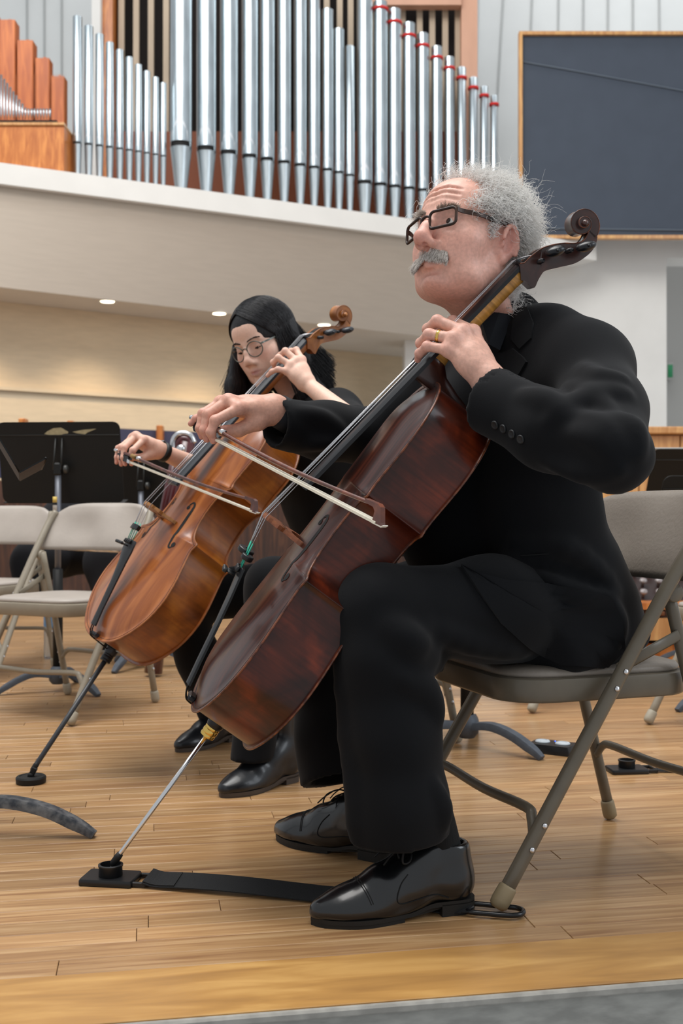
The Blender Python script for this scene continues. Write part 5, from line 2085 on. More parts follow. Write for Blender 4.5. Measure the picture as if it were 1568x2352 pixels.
class Body:
    """gathers the skin pieces into one body mesh"""

    def __init__(self):
        self.V, self.F, self.C, self.n = [], [], [], 0

    def add(self, V, F, C):
        self.V.append(V)
        self.F.append(np.asarray(F) + self.n)
        self.C.append(C)
        self.n += len(V)

    def build(self, m, parent):
        V = np.concatenate(self.V)
        o = obj('body', (V, np.concatenate(self.F)), m, parent, world=True)
        set_tone(o, np.concatenate(self.C))
        return o
# ================================================================== the white-haired cellist
man = thing('person', 'white-haired person with glasses and moustache in a black suit playing the dark cello', 'person', (.46, 2.22, 0))
HM_O, HM_S = V3(.2428, 2.092, 1.2078), 1.087
HM_R = np.array([[-.655, -.745, .130], [.755, -.637, .156], [-.032, .201, .979]])
HM_R = np.column_stack([unit(np.cross(HM_R[:, 1], HM_R[:, 2])), unit(HM_R[:, 1]), unit(HM_R[:, 2] - unit(HM_R[:, 1]) * (unit(HM_R[:, 1]) @ HM_R[:, 2]))])
HM_R[:, 0] = np.cross(HM_R[:, 1], HM_R[:, 2])
HL = lambda V: HM_O + HM_S * (np.atleast_2d(V) @ HM_R.T)
skin_m = skin_mat('ruddy_skin', .45, .11)
body = Body()
HV, HF = head_sdf('m')
HT = head_tones(HV, 'm')
NB = V3(.328, 2.168, 1.065)
# bend the neck towards the collar
w = np.clip((-.075 - HV[:, 2]) / .115, 0, 1)
HW = HL(HV)
end_local = HL(np.array([(0, -.055, -.19)]))[0]
HW = HW + (w ** 1.6)[:, None] * (NB - V3(0, 0, .01) - end_local)
body.add(HW, HF, HT)
h_tree = bvh(HV, HF)

# ---- left hand on the fingerboard
LH = dict(wrist=P(1127, 880, 1.928), arm=P(1205, 950, 1.868),
          index=np.array([P(1086, 762, 1.985), P(1040, 738, 2.03), P(1012, 748, 2.055), P(1002, 765, 2.06)]),
          middle=np.array([P(1062, 762, 1.957), P(1004, 737, 1.975), P(982, 755, 2.005), P(984, 780, 2.022)]),
          ring=np.array([P(1042, 778, 1.943), P(985, 768, 1.958), P(966, 788, 1.985), P(972, 808, 2.004)]),
          pinky=np.array([P(1028, 803, 1.938), P(981, 795, 1.952), P(963, 811, 1.972), P(959, 826, 1.99)]),
          thumb=np.array([P(1100, 838, 1.965), P(1085, 800, 2.01), P(1068, 775, 2.05)]), rw=.028)
LH['tendons'] = [(LH['wrist'] + (LH[k][0] - LH['wrist']) * .35 - V3(.004, .016, -.004), LH[k][0] - V3(.0, .006, -.002)) for k in ('middle', 'ring', 'pinky')]
V, F = hand_sdf(LH, R=1.04)
body.add(V, F, hand_tones(V, LH, rgb('d9a996'), rgb('c9837a')))
# ---- right hand on the bow
RH = dict(wrist=P(632, 940, 2.262), arm=P(715, 985, 2.32), ra=.028,
          index=np.array([P(549, 938, 2.205), P(494, 966, 2.185), P(484, 993, 2.186), P(490, 1012, 2.192)]),
          middle=np.array([P(524, 921, 2.228), P(477, 952, 2.208), P(469, 988, 2.204), P(475, 1008, 2.208)]),
          ring=np.array([P(507, 925, 2.25), P(466, 950, 2.23), P(459, 984, 2.224), P(464, 1002, 2.226)]),
          pinky=np.array([P(500, 936, 2.268), P(468, 950, 2.262), P(450, 962, 2.262), P(438, 973, 2.262)]),
          thumb=np.array([P(592, 968, 2.235), P(548, 988, 2.228), P(512, 990, 2.218)]), rw=.029)
RH['tendons'] = [(RH['wrist'] + (RH[k][0] - RH['wrist']) * .4 + V3(0, -.010, .012), RH[k][0] + V3(0, -.004, .006)) for k in ('index', 'middle')]
V, F = hand_sdf(RH, R=1.05)
body.add(V, F, hand_tones(V, RH, rgb('d6a38e'), rgb('c77f74')))
# ---- trunk and limbs under the clothes
heelL, toeL = G(1082, 2080), G(712, 2122)
heelR = G(640, 1925) + .288 * unit(G(810, 1957) - G(640, 1925))
toeR = G(634, 1922)
ankL, ankR = heelL + unit(toeL - heelL) * .056 + V3(0, 0, .11), heelR + unit(toeR - heelR) * .056 + V3(0, 0, .11)
s = SDF((-.15, 1.65, .05), (.72, 2.6, 1.15), .016)
LSH, LEL, LWR = V3(.447, 1.985, .962), V3(.438, 1.745, .790), LH['arm']
RSH, REL, RWR = V3(.235, 2.33, .985), P(872, 1008, 2.43), RH['arm']
s.chain([(.435, 2.224, .52), (.37, 2.20, .72), (.345, 2.175, .93), NB], [.085, .075, .075, .045], .05)
s.chain([NB - (0, 0, .06), LSH - (0, 0, .02), LEL, LWR], [.045, .04, .036, .034], .03)
s.chain([NB - (0, 0, .06), RSH - (0, 0, .02), REL, RWR], [.045, .04, .036, .034], .03)
LK, RK = P(868, 1400, 1.935), P(775, 1400, 2.37)
s.chain([(.465, 2.139, .50), LK, ankL], [.070, .050, .022], .03)
s.chain([(.434, 2.305, .50), RK, ankR], [.070, .050, .022], .03)
V, F = s.mesh()
body.add(V, F, np.tile(np.array(SKIN_M), (len(V), 1)))
mbody = body.build(skin_m, man)

# ---- eyes, brows, moustache, hair
for x in (-1, 1):
    e = obj('eye', ellipsoid(HL(np.array([(.0325 * x, .0762, .0095)]))[0], (.0126,) * 3, 18, 12), mat('eye_white', 'd8cfc8', rough=.2), man, world=True)
    g = unit(HM_R @ V3(0, 1, .12))
    obj('iris', lathe([(.0056, .0116), (.0050, .0124), (.0022, .0127), (.0, .0128)], 14, base=HL(np.array([(.0325 * x, .0762, .0095)]))[0], axis=g), mat('brown_iris', '2a1c14', rough=.15), e, world=True)


def on_head(d, tree=h_tree):
    """surface point and normal of the head along a local direction from its centre"""
    o = Vector((0, -.012, .03))
    d = Vector(d).normalized()
    loc, nrm, _, _ = tree.ray_cast(o + d * .4, -d)
    return (np.array(loc), np.array(nrm)) if loc is not None else (None, None)


def scalp_samples(n, accept, seed, tree=h_tree):
    rg = np.random.default_rng(seed)
    R_, N_ = [], []
    tries = 0
    while len(R_) < n and tries < n * 12:
        tries += 1
        d = rg.normal(size=3)
        p, nm = on_head(d, tree)
        if p is None or rg.uniform() > accept(p):
            continue
        if nm @ d < 0:
            nm = -nm
        R_.append(p)
        N_.append(nm)
    return np.array(R_), np.array(N_)


def man_hair(p):
    x, y, z = abs(p[0]), p[1], p[2]
    if x > .066 and -.04 < y < .012 and z < .022:            # the ear and the cheek before it
        return 0
    if y > .075:
        return 0
    front = .042 + .046 * np.clip((.105 - z) / .06, 0, 1)      # temple hairline comes forward lower down
    if z > .088 and y > -.015:
        return (.75 if y < .035 else .28) if z > .1 else (.75 if y < .05 else .1)
    if z > .035:
        return 1.0 if y < front - .022 else (.35 if y < front - .012 else 0)
    if z > -.012:
        return 1.0 if y < -.030 else (.8 if (x > .058 and .012 < y < .032 and z > -.004) else 0)
    return .9 if (y < -.050 and z > -.115) else 0


def thin_hair(name, c):
    m = bpy.data.materials.new(name)
    m.use_nodes = True
    nt = m.node_tree
    nt.nodes.remove(nt.nodes['Principled BSDF'])
    a, b, mx = nd(nt, 'ShaderNodeBsdfDiffuse'), nd(nt, 'ShaderNodeBsdfTranslucent'), nd(nt, 'ShaderNodeMixShader')
    for q in (a, b):
        q.inputs['Color'].default_value = (*c, 1)
    mx.inputs[0].default_value = .5
    nt.links.new(a.outputs[0], mx.inputs[1])
    nt.links.new(b.outputs[0], mx.inputs[2])
    nt.links.new(mx.outputs[0], nt.nodes['Material Output'].inputs['Surface'])
    return m


M_hair_w = thin_hair('white_frizzy_hair', (.99, .98, .96))
M_hair_g = thin_hair('grey_frizzy_hair', (.80, .77, .74))
Rt, Nm = scalp_samples(8000, man_hair, 11)
rg = np.random.default_rng(5)
dirs = Nm + np.array((0, -.55, .10)) + rg.normal(size=Nm.shape) * .45
dirs[:, 2] += np.where(Rt[:, 2] > .085, .35, 0)
ln = rg.uniform(.038, .075, len(Rt)) * np.where(Rt[:, 2] > .09, .95, 1.0) * np.where(Rt[:, 1] > .0, .80, 1.0)
ln *= np.where((Rt[:, 2] < .03) & (Rt[:, 1] > -.02), .45, 1.0)
V, F = strands(Rt, dirs, ln, .00046, npt=11, curl=1.15, seed=3)
hair = obj('hair', (HL(V), F), M_hair_w, man, world=True, kind='stuff')
sel = rg.uniform(size=len(Rt)) < .22
V, F = strands(Rt[sel] + .001, dirs[sel] + rg.normal(size=(sel.sum(), 3)) * .3, ln[sel] * .8, .00034, npt=11, curl=1.1, seed=9)
obj('grey_hair', (HL(V), F), M_hair_g, hair, world=True, kind='stuff')
sel = (rg.uniform(size=len(Rt)) < .05)
V, F = strands(Rt[sel], dirs[sel] + rg.normal(size=(sel.sum(), 3)) * .6, ln[sel] * 1.55, .00026, npt=14, curl=.9, seed=19)
obj('fly_away_hair', (HL(V), F), M_hair_w, hair, world=True, kind='stuff')
# soft inner mass so that the scalp does not shine through the thick back and sides
s = SDF((-.115, -.15, -.13), (.115, .06, .16), .004)
s.ell((0, -.030, .042), (.0825, .0975, .088), .01)
s.ell((0, -.060, -.050), (.060, .055, .055), .03)
s.plane((0, .0, .052), unit((0, 1, .95)), .02)
s.plane((0, .024, 0), (0, 1, 0), .01)
for x in (-1, 1):
    s.ell((.085 * x, -.004, -.018), (.030, .030, .045), .012, op='sub')
s.plane((0, -.02, -.02), unit((0, .9, -.5)), .012)
V, F = s.mesh()
V += .0035 * np.c_[wob(V, 160, 1), wob(V, 150, 2), wob(V, 170, 3)]
obj('hair_mass', (HL(V), F), thin_hair('white_hair_mass', (.98, .96, .94)), hair, world=True)
# brows
bw_ = []
bd_ = []
for sg in (-1, 1):
    for i in range(230):
        t_ = rg.uniform()
        x = sg * (.013 + .036 * t_)
        lc = h_tree.ray_cast(Vector((x, .3, .0305 + .006 * math.sin(t_ * 2.6) + rg.normal() * .0022)), Vector((0, -1, 0)))[0]
        bw_.append(np.array(lc))
        bd_.append((sg * (.4 + .8 * t_), .55, .45 - .75 * t_ + rg.normal() * .2))
V, F = strands(np.array(bw_), np.array(bd_), rg.uniform(.008, .015, len(bw_)), .00032, npt=5, curl=.35, droop=.3, seed=8)
obj('eyebrows', (HL(V), F), mat('grey_brown_brow', 'a4978b', rough=.7), man, world=True, kind='stuff')
mr_, md_, ml_ = [], [], []
for i in range(1700):
    x = rg.uniform(-.036, .036)
    z = -.0360 - .011 * rg.uniform() - .006 * (abs(x) / .034) ** 2
    lc = h_tree.ray_cast(Vector((x, .3, z)), Vector((0, -1, 0)))[0]
    if lc is None:
        continue
    mr_.append(np.array(lc) - (0, .001, 0))
    md_.append((x * 16, .62, -1.0 + rg.normal() * .15))
    ml_.append(.0165 + .006 * abs(x) / .034 + rg.uniform(-.003, .003))
V, F = strands(np.array(mr_), np.array(md_), np.array(ml_), .00034, npt=6, curl=.35, droop=.8, seed=4)
k = len(mr_)
mo = obj('moustache', (HL(V), F), mat('salt_pepper_moustache', 'e6dfd8', rough=.7, color2='bbb3ab', vscale=220), man, world=True, kind='stuff')

# ---- spectacles: dark tortoiseshell, rolled a little on the nose
roll = math.radians(5.5)
cr, sr = math.cos(roll), math.sin(roll)


def GL(V):
    V = np.atleast_2d(np.asarray(V, float))
    x, z = V[:, 0], V[:, 2] - .004
    return HL(np.c_[x * cr + z * sr, V[:, 1], -x * sr + z * cr + .004])


M_tort = mat('dark_tortoiseshell', '130d0b', rough=.4, color2='3d2212', vscale=70, spec=.4)
M_lens = mat('spectacle_lens', (1, 1, 1), rough=.02, trans=1.0, ior=1.03, alpha=.22)
spectacles('spectacles', man, GL, dict(y=lambda x: .1085 - 4.2 * x * x, bridge=[(-.0105, .013), (-.005, .0165), (0, .0175), (.005, .0165), (.0105, .013)], rb=.0026,
           rim=rr_poly(.0240, .0158, .0075, 5), cx=.0340, cz=.006, r=.0028, m=M_tort, m2=M_tort, lens=M_lens, hinge=(.0600, .0165), th=.0042,
           temple=[(.074, .052, .018), (.0795, .010, .020), (.080, -.016, .0245), (.079, -.030, .014), (.077, -.035, .004)]))

# ---- trousers
s = SDF((-.22, 1.72, .06), (.72, 2.55, .72), .0052)
s.chain([V3(.465, 2.135, .495), V3(.28, 2.035, .520), LK + V3(.012, 0, -.004)], [.100, .090, .078], .05)
s.chain([V3(.44, 2.305, .495), V3(.2, 2.35, .51), RK], [.100, .088, .078], .05)
s.ell((.455, 2.225, .505), (.125, .165, .105), .05)
LT = [LK, P(884, 1520, 1.915), P(902, 1690, 1.905), P(915, 1850, 1.90), P(917, 2010, 1.895)]
s.chain(LT, [.079, .077, .080, .084, .087], .03)
RT = [RK, P(760, 1560, 2.33), P(778, 1700, 2.27), P(793, 1880, 2.235)]
s.chain(RT, [.078, .082, .086, .088], .03)
hem1, hem2 = P(916, 1916, 1.9), P(795, 1786, 2.24)
ax1 = unit(P(916, 1946, 1.9) - P(905, 1700, 1.905))
ax1 = unit(ax1 + V3(0, .10, 0))
ax2 = unit(hem2 - P(778, 1690, 2.27))
lo_ = V3(-.3, 1.7, 0)
tb = bvh(*s.mesh())
# creases: soft pressed edge down the shin, folds at the knee bend and the lap
ridge(s, tb, [(775, 1480), (790, 1640), (808, 1800), (815, 1930)], .010, .03, -.004)
ridge(s, tb, [(900, 1440), (960, 1480), (1010, 1540)], .010, .04, -.006)
ridge(s, tb, [(930, 1560), (985, 1590), (1005, 1640)], .013, .03, -.004)
ridge(s, tb, [(985, 1440), (1090, 1480), (1200, 1500)], .010, .03, -.004)
ridge(s, tb, [(1000, 1800), (1018, 1850), (1020, 1900)], .010, .02, -.002)
s.plane(hem1, ax1, .0, lo=V3(-.05, 1.72, 0), hi=V3(.3, 2.06, .2))
s.cone(hem1 + ax1 * .02, hem1 - ax1 * .06, .074, .066, .002, 'sub')
s.plane(hem2, ax2, .0, lo=V3(-.3, 2.09, 0), hi=V3(.3, 2.5, .21))
s.cone(hem2 + ax2 * .02, hem2 - ax2 * .05, .074, .066, .002, 'sub')
V, F = s.mesh()
V = relax(V, F, 3)
V += .0016 * np.c_[wob(V, 60, 1), wob(V, 60, 2), wob(V, 60, 3)]
trou = obj('trousers', (V, F), M_trou, man, world=True)

# ---- jacket
s = SDF((-.22, 1.58, .36), (.74, 2.62, 1.17), .0055)
s.chain([V3(.440, 2.135, .52), V3(.392, 2.112, .70), V3(.396, 2.080, .88), LSH + V3(-.004, .006, -.004)], [.118, .098, .098, .076], .06)
s.chain([V3(.41, 2.30, .52), V3(.335, 2.275, .70), V3(.285, 2.275, .88), RSH], [.118, .104, .102, .076], .06)
s.chain([V3(.44, 2.22, .53), V3(.372, 2.195, .72), V3(.350, 2.175, .92), V3(.338, 2.170, 1.00)], [.122, .112, .110, .080], .06)
s.chain([NB + V3(.022, -.018, -.020), NB + V3(.07, -.085, -.045), LSH + V3(.0, .01, .006)], [.060, .066, .070], .06)
s.chain([NB + V3(-.01, .03, -.035), RSH + V3(0, 0, .012)], [.058, .066], .05)
jb0 = bvh(*s.mesh())
s.chain([P(1075, 960, 2.20), P(1040, 1100, 2.23), P(1035, 1230, 2.22), P(1060, 1310, 2.22)], [.070, .085, .090, .085], .06)
# sleeves, modelled apart so that the cuffs can be cut open
LCU = P(1122, 912, 1.912)
RCU = P(642, 974, 2.268)
s.chain([LSH, LSH + (LEL - LSH) * .5 + V3(.006, 0, -.002), LEL], [.078, .070, .058], .03)
s.chain([RSH, REL], [.076, .066], .04)
sl = s.like()
sl.chain([LEL, LEL + (LCU - LEL) * .5 + V3(0, -.004, -.010), LCU + unit(LCU - LEL) * .04], [.058, .062, .060], .03)
sl.chain([REL, REL + (RCU - REL) * .55, RCU + unit(RCU - REL) * .04], [.066, .060, .052], .03)
dl_ = unit(LCU - LEL)
sl.plane(LCU, dl_, .005, lo=LCU - .13, hi=LCU + .13)
sl.cone(LCU + dl_ * .02, LCU - dl_ * .07, .053, .049, .006, 'sub')
dr_ = unit(RCU - REL + V3(0, 0, -.02))
sl.plane(RCU + dr_ * .015, dr_, .005, lo=RCU - .12, hi=RCU + .12)
sl.cone(RCU + dr_ * .04, RCU - dr_ * .08, .0445, .043, .006, 'sub')
# skirts over the hip and the tail on the seat
rk = np.column_stack([unit((-.945, -.327, 0)), unit((.327, -.945, 0)), (0, 0, 1)])
s.ell(P(1262, 1395, 2.070), (.150, .062, .112), .05, rk)
s.cone(P(1330, 1330, 2.14), P(1448, 1455, 2.15), .080, .038, .06)
s.cone(P(1400, 1470, 2.10), P(1310, 1500, 2.03), .045, .040, .05)
# collar roll round the neck
for a in np.linspace(-2.3, 1.2, 12):
    pass
cn = unit(HL(np.array([(0, -.04, -.10)]))[0] - NB)
e1 = unit(np.cross(cn, (0, 1, 0)))
e2 = np.cross(cn, e1)
back0 = unit(V3(.80, .42, .1) - cn * (V3(.80, .42, .1) @ cn))
side0 = np.cross(cn, back0)
ring = [NB + cn * (.006 * math.cos(a) - .006) + (back0 * math.cos(a) + side0 * math.sin(a)) * (.061 + .004 * math.cos(a)) for a in np.linspace(-1.9, 1.9, 19)]
s.chain(ring, [.013] * len(ring), .014)
s.join(sl, .02)
jb = bvh(*s.mesh())
F_ = [([(1335, 840), (1375, 868), (1430, 872)], .012), ([(1262, 965), (1320, 925), (1380, 905), (1438, 905)], .014), ([(1300, 890), (1350, 905), (1400, 945)], .012),
      ([(1200, 905), (1255, 918), (1300, 960)], .013), ([(1330, 955), (1390, 985), (1440, 1040)], .014), ([(1310, 990), (1370, 1010), (1415, 1070)], .010),
      ([(1410, 960), (1455, 985), (1470, 1040)], .012), ([(1180, 1240), (1300, 1260), (1400, 1330)], .016),
      ([(1250, 1320), (1330, 1370), (1415, 1360)], .014), ([(1150, 1300), (1200, 1360), (1270, 1420)], .012), ([(1390, 1370), (1420, 1430), (1400, 1510)], .012),
      ([(640, 1010), (720, 1020), (800, 1010)], .010), ([(690, 945), (740, 960), (790, 995)], .010), ([(1250, 1060), (1330, 1090), (1420, 1085)], .010)]
for q, r_ in F_:
    ridge(s, jb, q, r_, .022, -r_ * .35)
for q, r_ in (([(1200, 1290), (1300, 1310), (1390, 1350)], .004),):
    ridge(s, jb, q, r_, .018, .003, 'sub')
# neck opening
s.cone(NB - cn * .012, NB + cn * .08, .043, .056, .006, 'sub')
s.plane(P(1200, 1531, 2.1), (0, 0, -1), .004)
V, F = s.mesh()
V = relax(V, F, 3)
V += .0014 * np.c_[wob(V, 55, 1), wob(V, 60, 2), wob(V, 50, 3)]
jack = obj('jacket', (V, F), M_suit, man, world=True)
jt = bvh(V, F)
TV_ = np.array([q.co for q in trou.data.vertices]) + np.array(man.location)
TF_ = [list(q.vertices) for q in trou.data.polygons]
ut_ = bvh(np.concatenate([V, TV_]), [list(q) for q in F] + [[i + len(V) for i in q] for q in TF_])
patch_on(jb0, [(1190, 712), (1212, 708), (1226, 742), (1222, 778), (1196, 802), (1176, 780), (1180, 740)], .0045, M_suit, jack, 'collar_leaf')
patch_on(jb0, [(1180, 800), (1204, 820), (1213, 832), (1196, 862), (1172, 900), (1130, 930), (1110, 880), (1140, 820)], .0060, M_suit, jack, 'lapel')
patch_on(ut_, [(1058, 1302), (1096, 1358), (1150, 1432), (1215, 1490), (1290, 1524), (1390, 1530), (1430, 1490), (1425, 1420), (1400, 1372), (1280, 1345), (1160, 1335), (1090, 1318)], .0060, M_suit, jack, 'front_skirt')
seam_on(ut_, [(1195, 1277), (1250, 1272), (1338, 1266)], .0014, M_seam_shade, jack, 'pocket_seam_shade')
for x, y in ((1137, 976), (1156, 985), (1176, 997), (1196, 1009)):
    p, n = hit(jt, x, y)
    b_ = obj('sleeve_button', lathe([(.0076, 0), (.0078, .002), (.0066, .0034), (.0052, .0026), (.002, .0026)], 16, base=p, axis=n), M_button, jack, world=True)
# shirt: collar band, point, and the cuff that shows at the bow hand
V, F = lathe([(.0555, -.055), (.0570, -.005), (.0545, .010), (.0525, .012), (.0520, -.055)], 28, base=NB + cn * .005, axis=cn)
sh = obj('shirt_collar', (V, F), M_shirt, man, world=True)
a_, b_ = NB + cn * .006, None
cp = [P(1108, 742, 2.062), P(1152, 700, 2.075), P(1180, 690, 2.09), P(1172, 740, 2.07), P(1148, 804, 2.045), P(1122, 790, 2.045)]
obj('shirt_front', (np.array(cp + [p + V3(.0, .03, 0) for p in cp]), [(0, 1, 2, 3, 4, 5), (6, 11, 10, 9, 8, 7)] + [(i, 6 + i, 6 + (i + 1) % 6, (i + 1) % 6) for i in range(6)]), M_shirt, sh, world=True, smooth=False)
rw_ = RH['wrist'] + unit(RH['arm'] - RH['wrist']) * .012
V, F = lathe([(.0320, -.006), (.0345, -.006), (.0365, .03), (.033, .03)], 26, base=rw_, axis=unit(RH['arm'] - RH['wrist']))
obj('shirt_cuff', (V, F), M_shirt, man, world=True)
lw_ = LH['wrist'] + unit(LH['arm'] - LH['wrist']) * .028
V, F = lathe([(.0330, -.006), (.0355, -.006), (.0385, .03), (.034, .03)], 26, base=lw_, axis=unit(LH['arm'] - LH['wrist']))
obj('shirt_cuff', (V, F), M_shirt, man, world=True)
# wedding ring
q0, q1 = LH['ring'][0], LH['ring'][1]
V, F = lathe([(.0104, -.0028), (.0118, -.0026), (.0122, 0), (.0118, .0026), (.0104, .0028)], 22, base=q0 + (q1 - q0) * .62, axis=unit(q1 - q0))
obj('ring', (V, F), M_gold, man, world=True)

# ---- socks and shoes
shm = dict(upper=M_leather, sole=M_sole, seam=mat('stitch_groove', '050506', rough=.8))
shoe_parts(man, heelL, toeL, shm)
shoe_parts(man, heelR, toeR, shm)
for heel, toe, up_ in ((heelL, toeL, P(945, 1900, 1.91)), (heelR, toeR, P(800, 1760, 2.25))):
    X = unit(toe - heel)
    a_ = heel + X * .052
    obj('sock', tube(smooth_path([a_ + V3(0, 0, .045), a_ + X * .004 + V3(0, 0, .10), (a_ + V3(0, 0, .16)) * .5 + up_ * .5 + V3(0, 0, .05)], 4), [.0355] * 9, 16), M_sock, man, world=True)
# ================================================================== the dark-haired cellist
wom = thing('person', 'long black-haired person with round glasses in black playing the amber cello', 'person', (.0, 3.25, 0))
HW_O, HW_S = V3(-.2275, 3.24, 1.2065), .985
q1 = unit(V3(-.4899, -.792, -.3642))
q2 = V3(-.3479, -.2055, .9147)
q2 = unit(q2 - q1 * (q1 @ q2))
HW_R = np.column_stack([np.cross(q1, q2), q1, q2])
HLw = lambda V: HW_O + HW_S * (np.atleast_2d(V) @ HW_R.T)
skin_w = skin_mat('fair_skin', .5, .05)
wb = Body()
V_, F_w = head_sdf('f', .0026)
hw_tree = bvh(V_, F_w)
wb.add(HLw(V_), F_w, head_tones(V_, 'f'))
NBw = HLw(np.array([(0, -.055, -.175)]))[0]
# left hand on the neck
WL = dict(wrist=P(703, 880, 3.03), arm=P(850, 1000, 2.87),
          index=np.array([P(693, 826, 3.06), P(680, 804, 3.085), P(668, 806, 3.115), P(664, 816, 3.125)]),
          middle=np.array([P(681, 829, 3.045), P(655, 806, 3.055), P(643, 816, 3.08), P(645, 830, 3.10)]),
          ring=np.array([P(667, 838, 3.035), P(639, 821, 3.035), P(627, 832, 3.053), P(630, 844, 3.07)]),
          pinky=np.array([P(658, 852, 3.028), P(638, 848, 3.02), P(624, 853, 3.03), P(614, 863, 3.04)]),
          thumb=np.array([P(694, 862, 3.06), P(688, 845, 3.10), P(680, 835, 3.14)]), rw=.0235, ra=.034)
V, F = hand_sdf(WL, .0022, R=.90)
wb.add(V, F, hand_tones(V, WL, rgb('e6bda8'), rgb('d99a8c')))
# right hand on the bow
WR = dict(wrist=P(366, 1034, 3.23), arm=P(455, 1075, 3.33),
          index=np.array([P(330, 1010, 3.185), P(305, 1034, 3.15), P(297, 1052, 3.15), P(302, 1066, 3.155)]),
          middle=np.array([P(312, 1001, 3.20), P(285, 1028, 3.165), P(283, 1051, 3.16), P(287, 1066, 3.162)]),
          ring=np.array([P(305, 1005, 3.215), P(277, 1027, 3.185), P(276, 1051, 3.178), P(278, 1067, 3.178)]),
          pinky=np.array([P(300, 1010, 3.23), P(271, 1029, 3.20), P(268, 1050, 3.195), P(267, 1063, 3.195)]),
          thumb=np.array([P(345, 1043, 3.21), P(325, 1052, 3.19), P(308, 1050, 3.175)]), rw=.0245, ra=.033)
V, F = hand_sdf(WR, .0022, R=.90)
wb.add(V, F, hand_tones(V, WR, rgb('e2b5a0'), rgb('d28d80')))
s = SDF((-.62, 2.65, .05), (.3, 3.7, 1.14), .02)
WLS, WLE = V3(-.012, 3.15, .985), P(850, 1000, 2.86)
WRS, WRE = V3(-.255, 3.385, .985), V3(-.42, 3.48, .81)
s.chain([(.03, 3.37, .5), (-.03, 3.34, .72), (-.10, 3.30, .9), NBw], [.11, .09, .09, .05], .06)
s.chain([NBw - (0, 0, .05), WLS, WLE], [.04, .036, .032], .03)
s.chain([NBw - (0, 0, .05), WRS, WRE, WR['arm']], [.04, .036, .032, .03], .03)
WLK, WRK = P(630, 1348, 2.84), P(408, 1372, 3.2)
s.chain([(.04, 3.29, .48), WLK, P(578, 1712, 2.78)], [.07, .05, .036], .04)
s.chain([(.01, 3.44, .48), WRK, P(503, 1640, 3.36)], [.07, .05, .036], .04)
V, F = s.mesh()
wb.add(V, F, np.tile(np.array(SKIN_F), (len(V), 1)))
wb.build(skin_w, wom)

for x in (-1, 1):
    c = HLw(np.array([(.0325 * x, .0762, .0085)]))[0]
    e = obj('eye', ellipsoid(c, (.0118,) * 3, 16, 10), mat('eye_white', 'd8cfc8'), wom, world=True)
    g = unit(HW_R @ V3(0, 1, -.35))
    obj('iris', lathe([(.0056, .0108), (.0050, .0116), (.0, .0120)], 14, base=c, axis=g), mat('brown_iris', '2a1c14'), e, world=True)
    lid = [HLw(np.array([(x * (.019 + .028 * t), .0895 - .010 * abs(t - .45) ** 1.2 * 2, .0045 - .0018 * math.sin(math.pi * min(1, t + .08)))]))[0] for t in np.linspace(0, 1, 8)]
    obj('lash_line', tube(np.array(lid), .0011, 5), mat('dark_lash', '1c1412', rough=.8), e, world=True)
rg = np.random.default_rng(21)
bw_, bd_ = [], []
for sg in (-1, 1):
    for i in range(170):
        t_ = rg.uniform()
        lc = hw_tree.ray_cast(Vector((sg * (.012 + .037 * t_), .3, .0290 + .0055 * math.sin(t_ * 2.5) + rg.normal() * .0010)), Vector((0, -1, 0)))[0]
        bw_.append(np.array(lc))
        bd_.append((sg * 1.0, .25, .25 - .5 * t_))
V, F = strands(np.array(bw_), np.array(bd_), rg.uniform(.005, .009, len(bw_)), .00035, npt=4, curl=.2, seed=8)
obj('eyebrows', (HLw(V), F), mat('dark_brow', '3a2a24', rough=.7), wom, world=True, kind='stuff')

# ---- long straight hair: soft mass and many fine strands
M_bh = mat('black_straight_hair', '1b191c', rough=.3, spec=.7)
s = SDF((-.13, -.15, -.10), (.13, .13, .16), .004)
s.ell((0, -.018, .046), (.0870, .1150, .0960), .01)
s.ell((0, -.050, -.03), (.080, .075, .07), .04)
s.ell((.010, .130, -.048), (.0640, .085, .0860), .012, np.array(Matrix.Rotation(-.22, 3, 'Y')), op='sub')
s.plane((0, 0, -.085), (0, 0, -1), .01)
V, F = s.mesh()
cap = HLw(V)
s2 = SDF(HLw(np.array([(0, 0, 0)]))[0] - V3(.26, .26, .36), HLw(np.array([(0, 0, 0)]))[0] + V3(.28, .28, .17), .006)


def hang(p, dx, dy, L):
    a = HLw(np.array([p]))[0]
    return [a, a + V3(dx * .4, dy * .4, -L * .45), a + V3(dx, dy, -L)]


curt = [((.082, .026, .020), (-.040, -.004, .25), .017), ((.088, -.005, .01), (-.035, .01, .26), .022), ((.075, -.05, .0), (.02, .03, .25), .026), ((.02, -.09, -.01), (.05, .06, .25), .032),
        ((-.03, -.085, .0), (.08, .05, .22), .034), ((-.055, -.06, .03), (.09, .03, .20), .032), ((-.066, -.03, .035), (.10, .05, .18), .024)]
for p, (dx, dy, L), r_ in curt:
    s2.chain(hang(p, dx, dy, L), [r_, r_ * 1.05, r_ * .8], .03)
V2, F2 = s2.mesh()
V2 += .004 * np.c_[wob(V2 * (1, 1, .15), 150, 1), wob(V2 * (1, 1, .15), 150, 2), 0 * V2[:, 0]]
m = MB()
hm_ = obj('hair', (np.concatenate([cap, V2]), np.concatenate([F, F2 + len(cap)])), mat('black_hair_mass', '111013', rough=.45, bump=.8, bscale=300, stretch=(1, 1, .06), bdist=.003), wom, world=True)
N_ = 3600
pts = []
up_w = V3(0, 0, 1)
